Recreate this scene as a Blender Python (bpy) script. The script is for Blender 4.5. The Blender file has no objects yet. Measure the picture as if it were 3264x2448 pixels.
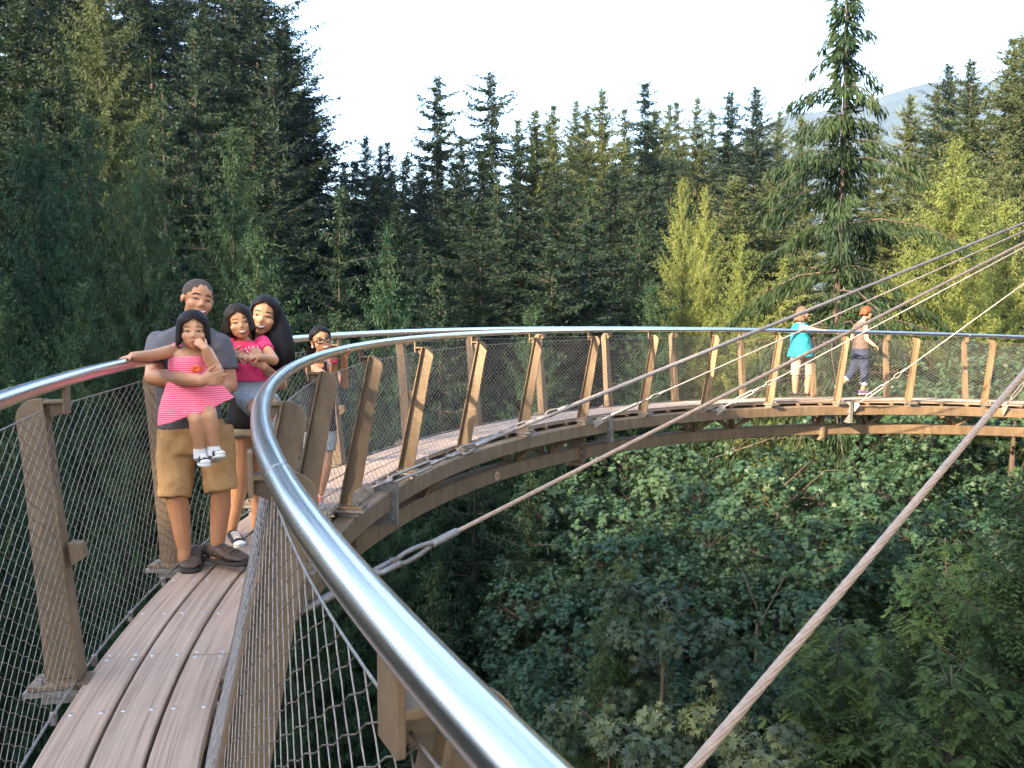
import bpy, bmesh, math, random
import numpy as np
from mathutils import Vector, Matrix, Euler
random.seed(7); rng = np.random.default_rng(7)
R_ = math.radians
SC = bpy.context.scene
COL = SC.collection

# ---------------------------------------------------------------- camera, sky, sun, exposure
PITCH = R_(-3.55); FPX = 2735.0            # focal length in pixels of the 3264 x 2448 photograph
cam = bpy.data.cameras.new('camera'); cam.sensor_width = 36.0; cam.lens = FPX / 3264 * 36
cam.clip_start = 0.05; cam.clip_end = 20000
cam_o = bpy.data.objects.new('camera', cam); COL.objects.link(cam_o)
cam_o.location = (0, 0, 0); cam_o.rotation_euler = (math.pi / 2 + PITCH, 0, 0)
SC.camera = cam_o

SUN_DIR = Vector((-0.68, -0.60, 0.42)).normalized()      # towards the sun: behind the camera, to the left
SUN_EL = math.asin(SUN_DIR.z); SUN_AZ = math.atan2(SUN_DIR.x, SUN_DIR.y)
w = bpy.data.worlds.new('World'); SC.world = w; w.use_nodes = True
nt = w.node_tree; bgn = nt.nodes['Background']
sky = nt.nodes.new('ShaderNodeTexSky'); sky.sky_type = 'NISHITA'; sky.sun_disc = False
sky.sun_elevation = SUN_EL; sky.sun_rotation = SUN_AZ; sky.dust_density = 3.0; sky.air_density = 1.0; sky.ozone_density = 1.0
sky.altitude = 100
nt.links.new(sky.outputs[0], bgn.inputs[0]); bgn.inputs[1].default_value = 0.15
sun = bpy.data.lights.new('sun', 'SUN'); sun.energy = 5.0; sun.angle = R_(0.6); sun.color = (1.0, 0.80, 0.55)
sun_o = bpy.data.objects.new('sun', sun); COL.objects.link(sun_o)
sun_o.rotation_euler = (-SUN_DIR).to_track_quat('-Z', 'Y').to_euler()

SC.view_settings.view_transform = 'Standard'; SC.view_settings.look = 'None'
SC.view_settings.exposure = 2.8; SC.view_settings.gamma = 1.0
SC.view_settings.use_curve_mapping = False
cy = SC.cycles
cy.use_denoising = True; cy.max_bounces = 6; cy.diffuse_bounces = 3; cy.glossy_bounces = 3
cy.transmission_bounces = 4; cy.transparent_max_bounces = 6; cy.volume_bounces = 0
cy.use_adaptive_sampling = True; cy.adaptive_threshold = 0.015
cy.sample_clamp_indirect = 6.0; cy.caustics_reflective = False; cy.caustics_refractive = False

def ray(px, py):
    X = (px - 1632) / FPX; Y = -(py - 1224) / FPX
    c, s = math.cos(PITCH), math.sin(PITCH)
    return Vector((X, c - Y * s, s + Y * c))
def at(px, py, d):                       # photo pixel + forward distance -> point
    r = ray(px, py); return r * (d / r.y)

# ---------------------------------------------------------------- materials
def nodes_of(m):
    m.use_nodes = True; t = m.node_tree; b = t.nodes['Principled BSDF']; return t, b
def ramp(t, fac, cols):
    r = t.nodes.new('ShaderNodeValToRGB'); e = r.color_ramp.elements
    while len(e) > len(cols): e.remove(e[-1])
    while len(e) < len(cols): e.new(0.5)
    for k, (p, c) in enumerate(cols):
        e[k].position = p; e[k].color = (*c, 1)
    t.links.new(fac, r.inputs[0]); return r.outputs[0]
def noise(t, vec, scale, detail=4, rough=0.6):
    n = t.nodes.new('ShaderNodeTexNoise'); n.inputs['Scale'].default_value = scale
    n.inputs['Detail'].default_value = detail; n.inputs['Roughness'].default_value = rough
    if vec is not None: t.links.new(vec, n.inputs['Vector'])
    return n.outputs['Fac']
def coords(t, kind='Object', scale=None):
    c = t.nodes.new('ShaderNodeTexCoord').outputs[kind]
    if scale:
        m = t.nodes.new('ShaderNodeMapping'); m.inputs['Scale'].default_value = scale
        t.links.new(c, m.inputs['Vector']); c = m.outputs[0]
    return c
def bump(t, b, h, strength, dist=0.01):
    n = t.nodes.new('ShaderNodeBump'); n.inputs['Strength'].default_value = strength; n.inputs['Distance'].default_value = dist
    t.links.new(h, n.inputs['Height']); t.links.new(n.outputs[0], b.inputs['Normal'])
def mat(name, c1, c2=None, scale=8.0, rough=0.6, metal=0.0, bmp=0.0, bscale=None, bdist=0.004, kind='Object', vscale=None, spec=None, sss=0.0, detail=5):
    m = bpy.data.materials.new(name); t, b = nodes_of(m)
    b.inputs['Roughness'].default_value = rough; b.inputs['Metallic'].default_value = metal
    if spec is not None: b.inputs['Specular IOR Level'].default_value = spec
    if sss:
        b.inputs['Subsurface Weight'].default_value = sss; b.inputs['Subsurface Radius'].default_value = (0.012, 0.005, 0.003)
        b.inputs['Subsurface Scale'].default_value = 1.0
    v = coords(t, kind, vscale)
    if c2 is None: b.inputs['Base Color'].default_value = (*c1, 1)
    else:
        f = noise(t, v, scale, detail)
        t.links.new(ramp(t, f, [(0.32, c1), (0.68, c2)]), b.inputs['Base Color'])
    if bmp: bump(t, b, noise(t, v, bscale or scale * 3, 5), bmp, bdist)
    return m
M = {}
# painted steel of posts and beams, with rust-brown runs
def steel_paint():
    m = bpy.data.materials.new('brown_paint'); t, b = nodes_of(m)
    v = coords(t, 'Object', (1, 1, 0.25)); n1 = noise(t, v, 9, 6, 0.7)
    v2 = coords(t, 'Object'); n2 = noise(t, v2, 60, 4)
    c = ramp(t, n1, [(0.30, (0.095, 0.062, 0.034)), (0.52, (0.160, 0.107, 0.060)), (0.72, (0.205, 0.142, 0.083))])
    mx = t.nodes.new('ShaderNodeMix'); mx.data_type = 'RGBA'; mx.blend_type = 'MULTIPLY'; mx.inputs[0].default_value = 0.5
    t.links.new(c, mx.inputs[6]); t.links.new(ramp(t, n2, [(0.3, (0.65, 0.62, 0.6)), (0.6, (1, 1, 1))]), mx.inputs[7])
    t.links.new(mx.outputs[2], b.inputs['Base Color']); b.inputs['Roughness'].default_value = 0.62
    bump(t, b, n2, 0.12, 0.003); return m
M['paint'] = steel_paint()
M['galv'] = mat('galvanised_steel', (0.19, 0.175, 0.165), (0.32, 0.29, 0.265), 22, 0.5, 0.55, 0.1)
M['rope'] = mat('wire_rope', (0.31, 0.215, 0.15), (0.42, 0.31, 0.23), 30, 0.55, 0.25, 0.1)
M['rope_grey'] = mat('wire_rope_grey', (0.17, 0.155, 0.15), (0.26, 0.225, 0.20), 30, 0.5, 0.4, 0.1)
M['net'] = mat('net_wire', (0.20, 0.17, 0.145), (0.36, 0.31, 0.27), 40, 0.42, 0.75)
M['bolt'] = mat('bolt_steel', (0.42, 0.41, 0.42), (0.6, 0.58, 0.56), 60, 0.35, 0.85)
M['label'] = mat('steel_label', (0.30, 0.08, 0.03), (0.36, 0.11, 0.05), 40, 0.6)
M['label_ring'] = mat('label_ring', (0.44, 0.32, 0.2), (0.5, 0.37, 0.25), 40, 0.6)
def rail_mat():
    m = bpy.data.materials.new('stainless'); t, b = nodes_of(m)
    b.inputs['Base Color'].default_value = (0.62, 0.61, 0.60, 1); b.inputs['Metallic'].default_value = 1.0
    uv = t.nodes.new('ShaderNodeUVMap'); mp = t.nodes.new('ShaderNodeMapping'); mp.inputs['Scale'].default_value = (3, 260, 1)
    t.links.new(uv.outputs[0], mp.inputs['Vector']); n = noise(t, mp.outputs[0], 1.0, 5, 0.7)
    mp2 = t.nodes.new('ShaderNodeMapping'); mp2.inputs['Scale'].default_value = (2.2, 26, 1); t.links.new(uv.outputs[0], mp2.inputs['Vector']); n2 = noise(t, mp2.outputs[0], 1.0, 6, 0.7)
    mr = t.nodes.new('ShaderNodeMapRange'); mr.inputs['To Min'].default_value = 0.13; mr.inputs['To Max'].default_value = 0.30
    t.links.new(n2, mr.inputs['Value']); t.links.new(mr.outputs[0], b.inputs['Roughness'])
    t.links.new(ramp(t, n2, [(0.35, (0.50, 0.49, 0.48)), (0.6, (0.66, 0.65, 0.64))]), b.inputs['Base Color'])
    bump(t, b, n, 0.06, 0.002); b.inputs['Anisotropic'].default_value = 0.5
    return m
M['rail'] = rail_mat()
def wood_mat():
    m = bpy.data.materials.new('weathered_plank'); t, b = nodes_of(m)
    uv = t.nodes.new('ShaderNodeUVMap').outputs[0]
    oi = t.nodes.new('ShaderNodeObjectInfo')
    def mapped(s):
        mp = t.nodes.new('ShaderNodeMapping'); mp.inputs['Scale'].default_value = s
        cm = t.nodes.new('ShaderNodeCombineXYZ'); t.links.new(oi.outputs['Random'], cm.inputs[2])
        ad = t.nodes.new('ShaderNodeVectorMath'); ad.operation = 'MULTIPLY_ADD'; t.links.new(cm.outputs[0], ad.inputs[0]); ad.inputs[1].default_value = (0, 0, 90)
        t.links.new(uv, ad.inputs[2]); t.links.new(ad.outputs[0], mp.inputs['Vector']); return mp.outputs[0]
    g1 = noise(t, mapped((1.1, 75, 1)), 1.0, 6, 0.62); g2 = noise(t, mapped((2.5, 260, 1)), 1.0, 3, 0.6)
    blot = noise(t, mapped((1.6, 5, 1)), 1.0, 4, 0.6)
    c = ramp(t, g1, [(0.28, (0.21, 0.140, 0.096)), (0.5, (0.380, 0.280, 0.208)), (0.72, (0.465, 0.355, 0.275))])
    mx = t.nodes.new('ShaderNodeMix'); mx.data_type = 'RGBA'; mx.blend_type = 'MULTIPLY'; mx.inputs[0].default_value = 0.8
    t.links.new(c, mx.inputs[6]); t.links.new(ramp(t, blot, [(0.3, (0.78, 0.75, 0.73)), (0.62, (1.06, 1.0, 0.96))]), mx.inputs[7])
    t.links.new(mx.outputs[2], b.inputs['Base Color']); b.inputs['Roughness'].default_value = 0.72
    ad = t.nodes.new('ShaderNodeMath'); ad.operation = 'ADD'; t.links.new(g1, ad.inputs[0]); t.links.new(g2, ad.inputs[1])
    bump(t, b, ad.outputs[0], 0.35, 0.004); return m
M['wood'] = wood_mat()

# ---------------------------------------------------------------- mesh helpers
def link(o, parent=None):
    COL.objects.link(o)
    if parent: o.parent = parent
    return o
def tag(o, label=None, cat=None, group=None, kind=None):
    if label: o['label'] = label
    if cat: o['category'] = cat
    if group: o['group'] = group
    if kind: o['kind'] = kind
    return o
def empty(name, loc=(0, 0, 0)):
    o = bpy.data.objects.new(name, None); o.location = loc; o.empty_display_size = 0.2; COL.objects.link(o); return o
class MB:
    def __init__(s): s.v = []; s.f = []; s.uv = {}
    def add(s, vs, fs):
        n = len(s.v); s.v += [tuple(x) for x in vs]; s.f += [tuple(i + n for i in f) for f in fs]; return n
    def box8(s, p):       # 8 corners: bottom loop 0-3, top loop 4-7
        s.add(p, [(3, 2, 1, 0), (4, 5, 6, 7), (0, 1, 5, 4), (1, 2, 6, 5), (2, 3, 7, 6), (3, 0, 4, 7)])
    def obox(s, c, ax, ay, az, hx, hy, hz):   # oriented box
        c = Vector(c); ax, ay, az = Vector(ax) * hx, Vector(ay) * hy, Vector(az) * hz
        s.box8([c - ax - ay - az, c + ax - ay - az, c + ax + ay - az, c - ax + ay - az, c - ax - ay + az, c + ax - ay + az, c + ax + ay + az, c - ax + ay + az])
    def prism(s, loop, ext):       # polygon loop extruded by vector ext
        n = len(loop); e = Vector(ext); vs = [Vector(p) for p in loop] + [Vector(p) + e for p in loop]
        fs = [tuple(range(n - 1, -1, -1)), tuple(range(n, 2 * n))] + [(i, (i + 1) % n, n + (i + 1) % n, n + i) for i in range(n)]
        s.add(vs, fs)
    def tube(s, pts, r, n=8, caps=True, frame=None, uvs=False):
        pts = [Vector(p) for p in pts]; N = len(pts); rs = r if isinstance(r, (list, tuple, np.ndarray)) else [r] * N
        tang = [(pts[min(i + 1, N - 1)] - pts[max(i - 1, 0)]).normalized() for i in range(N)]
        up = Vector((0, 0, 1)) if abs(tang[0].z) < 0.9 else Vector((1, 0, 0))
        u = tang[0].cross(up).normalized(); vs = []
        for i in range(N):
            u = (u - tang[i] * u.dot(tang[i])).normalized(); v = tang[i].cross(u)
            for k in range(n):
                a = 2 * math.pi * k / n; vs.append(pts[i] + (u * math.cos(a) + v * math.sin(a)) * rs[i])
        fs = [(i * n + k, i * n + (k + 1) % n, (i + 1) * n + (k + 1) % n, (i + 1) * n + k) for i in range(N - 1) for k in range(n)]
        if caps: fs += [tuple(range(n - 1, -1, -1)), tuple(range((N - 1) * n, N * n))]
        s.add(vs, fs)
    def cyl(s, a, b, r, n=12): s.tube([a, b], r, n)
    def sphere(s, c, r, n=8, m=6):
        c = Vector(c); rr = r if hasattr(r, '__len__') else (r, r, r); vs = [c + Vector((0, 0, rr[2]))]
        for i in range(1, m):
            a = math.pi * i / m
            for k in range(n):
                p = 2 * math.pi * k / n; vs.append(c + Vector((rr[0] * math.sin(a) * math.cos(p), rr[1] * math.sin(a) * math.sin(p), rr[2] * math.cos(a))))
        vs.append(c - Vector((0, 0, rr[2]))); L = len(vs) - 1
        fs = [(0, 1 + k, 1 + (k + 1) % n) for k in range(n)]
        for i in range(m - 2):
            for k in range(n): fs.append((1 + i * n + k, 1 + (i + 1) * n + k, 1 + (i + 1) * n + (k + 1) % n, 1 + i * n + (k + 1) % n))
        b0 = 1 + (m - 2) * n; fs += [(L, b0 + (k + 1) % n, b0 + k) for k in range(n)]
        s.add(vs, fs)
    def mesh(s, name, m=None, smooth=False, angle=None):
        me = bpy.data.meshes.new(name); me.from_pydata(s.v, [], s.f)
        if m: me.materials.append(m)
        if smooth: me.polygons.foreach_set('use_smooth', [True] * len(me.polygons))
        me.update(); return me
    def build(s, name, m=None, parent=None, smooth=False, bevel=0.0):
        o = bpy.data.objects.new(name, s.mesh(name, m, smooth)); link(o, parent)
        if bevel:
            b = o.modifiers.new('bevel', 'BEVEL'); b.width = bevel; b.segments = 2; b.limit_method = 'ANGLE'
        return o
def np_mesh(name, V, F, m=None, smooth=False):
    me = bpy.data.meshes.new(name); V = np.asarray(V, np.float32); F = np.asarray(F, np.int32); k = F.shape[1]
    me.vertices.add(len(V)); me.vertices.foreach_set('co', V.ravel())
    me.loops.add(F.size); me.loops.foreach_set('vertex_index', F.ravel())
    me.polygons.add(len(F)); me.polygons.foreach_set('loop_start', np.arange(0, F.size, k, dtype=np.int32))
    try: me.polygons.foreach_set('loop_total', np.full(len(F), k, np.int32))
    except Exception: pass
    if m: me.materials.append(m)
    if smooth: me.polygons.foreach_set('use_smooth', np.ones(len(F), bool))
    me.update(calc_edges=True); me.validate(); return me
def np_tubes(P, rad, n=4):
    """P: (W, K, 3) polylines -> verts, quads of thin tubes"""
    W, K, _ = P.shape
    T = np.gradient(P, axis=1); T /= np.linalg.norm(T, axis=2, keepdims=True) + 1e-9
    up = np.zeros_like(T); up[..., 2] = 1; bad = np.abs(T[..., 2]) > 0.95; up[bad] = (1, 0, 0)
    U = np.cross(T, up); U /= np.linalg.norm(U, axis=2, keepdims=True) + 1e-9; V = np.cross(T, U)
    a = np.arange(n) * 2 * np.pi / n
    verts = P[:, :, None, :] + rad * (U[:, :, None, :] * np.cos(a)[None, None, :, None] + V[:, :, None, :] * np.sin(a)[None, None, :, None])
    idx = np.arange(W * K * n).reshape(W, K, n); nx = np.roll(idx, -1, axis=2)
    q = np.stack([idx[:, :-1], nx[:, :-1], nx[:, 1:], idx[:, 1:]], -1).reshape(-1, 4)
    return verts.reshape(-1, 3), q
# ================================================================ the curved walkway
S = 1.13; CX, CY = 8.067 * S, 4.867 * S
ZQ = [S * a for a in (-1.2210, 0.3222, -0.1610, -0.0204)]; BANK = 0.028; RMID = 10.735
D_IN, D_OUT = 10.53, 11.07                      # deck edges
B_IN, B_OUT = 10.446, 11.15                     # post feet
RAIL_IN, RAIL_OUT, RAIL_H = 10.297, 11.12, 1.243
TOP_IN, TOP_OUT, TOP_H = 10.205, 11.26, 1.135    # post heads
T0, DT = -0.182, 0.1437
def zf(t): return ZQ[0] + ZQ[1] * t + ZQ[2] * t * t + ZQ[3] * t ** 3
def W(t, R, h=0.0): return Vector((CX - R * math.cos(t), CY + R * math.sin(t), zf(t) + BANK * (R - RMID) + h))
def tang(t): return Vector((math.sin(t), math.cos(t), 0))
def radl(t): return Vector((-math.cos(t), math.sin(t), 0))     # away from the centre
TA, TB = -0.76, 1.93
ZUP = Vector((0, 0, 1))
walk = empty('suspended_walkway', W(0.2, RMID, 0))
tag(walk, 'narrow curved walkway of planks with steel posts, wire nets and stainless handrails', 'walkway')
walk_inv = Matrix.Translation(-Vector(walk.location))
def put(o):                                    # keep world coordinates although parented to the walkway
    o.parent = walk; o.matrix_parent_inverse = walk_inv; return o

# planks: three lanes, butt joints staggered, each plank its own mesh with bolts
lanes = [(D_IN, D_IN + 0.170), (D_IN + 0.185, D_IN + 0.355), (D_IN + 0.370, D_OUT)]
def bolt_mesh():
    b = MB(); b.tube([(0, 0, -0.004), (0, 0, 0.002), (0, 0, 0.0045)], [0.0115, 0.0115, 0.008], 10); return b.mesh('bolt', M['bolt'], True)
BOLT = bolt_mesh()
JS = DT / 3
for li, (ra, rb) in enumerate(lanes):
    j0 = -0.164 - 3 * 6 * JS + (3 * JS if li == 1 else 0)
    k = 0
    while True:
        a = j0 + k * 6 * JS; b = a + 6 * JS; k += 1
        if b < TA: continue
        if a > TB: break
        a2, b2 = max(a, TA) + 0.0002, min(b, TB) - 0.0002
        n = max(3, int((b2 - a2) / 0.024)); vs = []; uvs = []
        jz = random.uniform(-0.0015, 0.0015)
        for i in range(n + 1):
            t = a2 + (b2 - a2) * i / n
            prof = [(ra, -0.046), (ra, -0.005), (ra + 0.005, 0), (rb - 0.005, 0), (rb, -0.005), (rb, -0.046)]
            for (r, h) in prof:
                vs.append(W(t, r, h + jz)); uvs.append((t * RMID, r + h))
        fs = []; c = 6
        for i in range(n):
            for q in range(c): fs.append((i * c + q, i * c + (q + 1) % c, (i + 1) * c + (q + 1) % c, (i + 1) * c + q))
        fs += [tuple(range(c)), tuple(n * c + q for q in range(c - 1, -1, -1))]
        me = bpy.data.meshes.new('plank'); me.from_pydata(vs, [], fs); me.materials.append(M['wood'])
        uvl = me.uv_layers.new(name='UVMap')
        for lp in me.loops: uvl.data[lp.index].uv = uvs[lp.vertex_index]
        me.update(); me.validate()
        pl = put(bpy.data.objects.new('plank', me)); COL.objects.link(pl)
        q = 0
        while a + q * JS <= b + 1e-6:
            tj = a + q * JS
            tt = [tj + 0.0022] if q == 0 else ([tj - 0.0022] if q == 6 else [tj]); q += 1
            for t in tt:
                if not (TA < t < 1.0) or t > b2: continue
                for r in (ra + 0.032, rb - 0.032):
                    bo = bpy.data.objects.new('bolt', BOLT); COL.objects.link(bo); bo.parent = pl
                    bo.location = W(t + random.uniform(-.0004, .0004), r + random.uniform(-.004, .004), jz)

# joists under the planks with little angle brackets
t = -0.164 - 12 * JS; jm = None
while t < TB:
    if t > TA:
        b = MB(); c = W(t, (D_IN + D_OUT) / 2 - 0.01, -0.062)
        b.obox(c, radl(t), tang(t), ZUP, (D_OUT - D_IN) / 2 + 0.03, 0.025, 0.0155)
        for e, rr in ((1, D_IN - 0.035), (1, D_OUT + 0.012)):
            b.obox(W(t, rr, -0.075), radl(t), tang(t), ZUP, 0.006, 0.028, 0.035)
        put(b.build('joist', M['paint']))
    t += JS

def sweep(name, prof, m, ta, tb, n, smooth=False):
    b = MB(); c = len(prof); vs = []
    for i in range(n + 1):
        t = ta + (tb - ta) * i / n
        vs += [W(t, r, h) for r, h in prof]
    fs = [(i * c + q, i * c + (q + 1) % c, (i + 1) * c + (q + 1) % c, (i + 1) * c + q) for i in range(n) for q in range(c)]
    fs += [tuple(range(c)), tuple(n * c + q for q in range(c - 1, -1, -1))]
    b.add(vs, fs); return put(b.build(name, m, None, smooth))
def rrect(r0, r1, h0, h1, c=0.012): return [(r0 + c, h0), (r0, h0 + c), (r0, h1 - c), (r0 + c, h1), (r1 - c, h1), (r1, h1 - c), (r1, h0 + c), (r1 - c, h0)]
SEG = [TA, -0.30, 0.195, 0.735, 1.275, TB]            # beams come in bolted lengths
for a, b_ in zip(SEG[:-1], SEG[1:]):
    n = int((b_ - a) / 0.02)
    sweep('curved_beam', rrect(10.37, 10.52, -0.255, -0.085), M['paint'], a + 0.0012, b_ - 0.0012, n)
    sweep('curved_beam', rrect(10.89, 11.04, -0.255, -0.085), M['paint'], a + 0.0012, b_ - 0.0012, n)
for a, b_ in zip([TA, -0.33, 0.155, 0.70, 1.235], [-0.33, 0.155, 0.70, 1.235, TB]):
    sweep('lower_beam', rrect(10.60, 10.80, -0.635, -0.455), M['paint'], a + 0.0012, b_ - 0.0012, int((b_ - a) / 0.02))
# splice flanges with bolts
def hexbolt(b, c, ax, r=0.018, l=0.03):
    ax = Vector(ax).normalized(); b.tube([Vector(c), Vector(c) + ax * l], r, 6); b.tube([Vector(c), Vector(c) + ax * (l * 0.35)], r * 1.5, 10)
for t in SEG[1:-1]:
    for rr, sgn in ((10.445, -1), (10.965, 1)):
        b = MB()
        for dt in (-0.0016, 0.0016):
            b.obox(W(t + dt, rr + sgn * 0.0, -0.2), radl(t), tang(t), ZUP, 0.125, 0.0095, 0.19)
        p = put(b.build('splice_plate', M['galv']))
        for dr in (-0.085, 0.085):
            for hh in (-0.06, -0.20, -0.33):
                if abs(hh + 0.20) < 0.01 and dr > 0: continue
                b = MB(); hexbolt(b, W(t, rr + dr, hh) - tang(t) * 0.027, -tang(t), 0.014); b.build('bolt', M['galv'], p)
for t in (-0.33, 0.155, 0.70, 1.235):
    b = MB()
    for dt in (-0.0016, 0.0016): b.obox(W(t + dt, 10.70, -0.49), radl(t), tang(t), ZUP, 0.15, 0.0095, 0.245)
    p = put(b.build('splice_plate', M['paint']))
    for dr in (-0.125, 0.125):
        for hh in (-0.40, -0.52, -0.64, -0.72): b = MB(); hexbolt(b, W(t, 10.70 + dr, hh) - tang(t) * 0.027, -tang(t), 0.013); b.build('bolt', M['galv'], p)
# V struts between the upper beams and the lower beam
for t in [-0.60, -0.46, -0.18, -0.04, 0.33, 0.55, 0.63, 0.965, 1.05, 1.33, 1.5, 1.72]:
    for sgn, rr in ((-1, 10.47), (1, 10.93)):
        for ds in (-1, 1):
            b = MB(); p0 = W(t, 10.70 + sgn * 0.06, -0.45); p1 = W(t + ds * 0.020, rr, -0.25)
            d = (p1 - p0).normalized(); sx = d.cross(radl(t)).normalized(); sy = d.cross(sx)
            b.obox((p0 + p1) / 2, d, sx, sy, (p1 - p0).length / 2 + 0.01, 0.033, 0.022)
            put(b.build('strut', M['paint']))
# handrails
def railobj(name, R, ta, tb):
    n = int((tb - ta) / 0.008); pts = [W(ta + (tb - ta) * i / n, R, RAIL_H) for i in range(n + 1)]
    k = 28; b = MB(); b.tube(pts, 0.0305, k)
    me = b.mesh(name, M['rail'], True); uvl = me.uv_layers.new(name='UVMap')
    for lp in me.loops:
        vi = lp.vertex_index; uvl.data[lp.index].uv = ((vi // k) * (tb - ta) / n * R, (vi % k) / k)
    o = put(bpy.data.objects.new(name, me)); COL.objects.link(o); return o
WELD = {RAIL_IN: [-0.37, 0.035, -0.13, 0.5, 1.0, 1.5], RAIL_OUT: [-0.3, 0.1, 0.6, 1.1, 1.6]}
for R in (RAIL_IN, RAIL_OUT):
    o = railobj('handrail', R, TA, TB)
    for t in WELD[R]:
        b = MB(); b.tube([W(t - 0.0005, R, RAIL_H), W(t + 0.0005, R, RAIL_H)], 0.0311, 28)
        q = b.build('weld_ring', mat('weld', (0.2, 0.19, 0.18), (0.4, 0.38, 0.36), 60, 0.45, 0.9) if 'weld' not in bpy.data.materials else bpy.data.materials['weld'], o, True)

# posts: T-section, web in the radial plane, flange towards the deck, round head, bracket to the rail
def post(t, side, lean=0.0):
    rb, rt, rr = (B_IN, TOP_IN - lean, RAIL_IN) if side < 0 else (B_OUT, TOP_OUT, RAIL_OUT)
    out = radl(t) * side; tg = tang(t)                      # out: away from the deck
    base = W(t, rb, 0.0); top = W(t, rt, TOP_H)
    d = (top - base); L = d.length; d = d.normalized(); o2 = (out - d * out.dot(d)).normalized()
    f0 = -0.055                                             # deck-side face of the flange
    # web outline in (o2, d)
    wid = lambda q: 0.135 - 0.035 * q
    loop = [(f0, 0.0), (f0 + wid(0), 0.0)]
    for q in (0.3, 0.6, 0.8): loop.append((f0 + wid(q), q * L))
    rc = 0.085; cx_, cz_ = f0 + 0.025, L - 0.06
    for a in range(-10, 100, 10): loop.append((cx_ + rc * math.cos(R_(a)), cz_ + rc * math.sin(R_(a))))
    loop.append((f0, L + 0.025))
    po = None
    b = MB(); b.prism([base + o2 * x + d * z - tg * 0.006 for x, z in loop], tg * 0.012)
    # flange, slightly wider at the foot
    wq = [0.05, 0.036]
    p = [base + o2 * (f0 - 0.012) - tg * wq[0], base + o2 * (f0 - 0.012) + tg * wq[0], base + o2 * (f0 - 0.0005) + tg * wq[0], base + o2 * (f0 - 0.0005) - tg * wq[0]]
    p2 = [a + d * (L + 0.02) for a in (base + o2 * (f0 - 0.012) - tg * wq[1], base + o2 * (f0 - 0.012) + tg * wq[1], base + o2 * (f0 - 0.0005) + tg * wq[1], base + o2 * (f0 - 0.0005) - tg * wq[1])]
    b.box8(p + p2)
    po = put(b.build('post', M['paint'], None, False, 0.003))
    # bracket: arm towards the deck, upright plate under the rail
    b = MB(); head = base + o2 * (f0 - 0.012) + d * (L + 0.008)
    under = W(t, rr, RAIL_H - 0.028); ud = under - head
    reach = max(0.06, -out.dot(ud)); ped = head - out * reach
    b.obox((head + ped) / 2 + ZUP * 0.0, out, tg, ZUP, reach / 2 + 0.008, 0.034, 0.007)
    b.prism([head + ZUP * -0.008 - tg * 0.005, ped - ZUP * 0.008 - tg * 0.005, ped - ZUP * 0.045 - tg * 0.005, head - ZUP * 0.075 - tg * 0.005], tg * 0.010)
    ph = (under.z - ped.z) / 2 + 0.028
    b.obox(ped - out * 0.004 + ZUP * (ph - 0.05), out, tg, ZUP, 0.0065, 0.036, ph)
    q = b.build('bracket', M['paint'], po, False, 0.003)
    # foot: two stacked plates and the galvanised seat below
    b = MB(); b.obox(base + out * 0.015 - ZUP * 0.012, out, tg, ZUP, 0.115, 0.072, 0.0105); 
    q = b.build('foot_plate', M['paint'], po, False, 0.003)
    b = MB(); b.obox(base + out * 0.02 - ZUP * 0.035, out, tg, ZUP, 0.125, 0.078, 0.0105)
    b.obox(base + out * (0.012 if side < 0 else -0.07) - ZUP * 0.066, out, tg, ZUP, 0.075 if side < 0 else 0.15, 0.05, 0.0195)
    for e in (-1, 1): hexbolt(b, base + out * 0.085 + tg * 0.045 * e - ZUP * 0.001, ZUP, 0.010, 0.02)
    q = b.build('foot_bracket', M['galv'], po)
    return po, base, d, o2, tg
k = -4; NP = []
while T0 + k * DT < TB:
    for side in (-1, 1):
        r = post(T0 + k * DT + (0.015 if k == -2 else 0), side, 0.03 if k == -2 else 0.0)
        if side > 0 and k in (0, 2, 3, 4):          # little lamp housings on some outer posts
            po, base, d, o2, tg = r; c = base + d * 0.52 - o2 * 0.085
            b = MB(); b.prism([c - tg * 0.03 - d * 0.05, c - tg * 0.03 + d * 0.05, c - tg * 0.03 + d * 0.04 - o2 * 0.05, c - tg * 0.03 - d * 0.02 - o2 * 0.06], tg * 0.06)
            q = b.build('step_light', M['paint'], po, False, 0.004)
    k += 1
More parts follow.
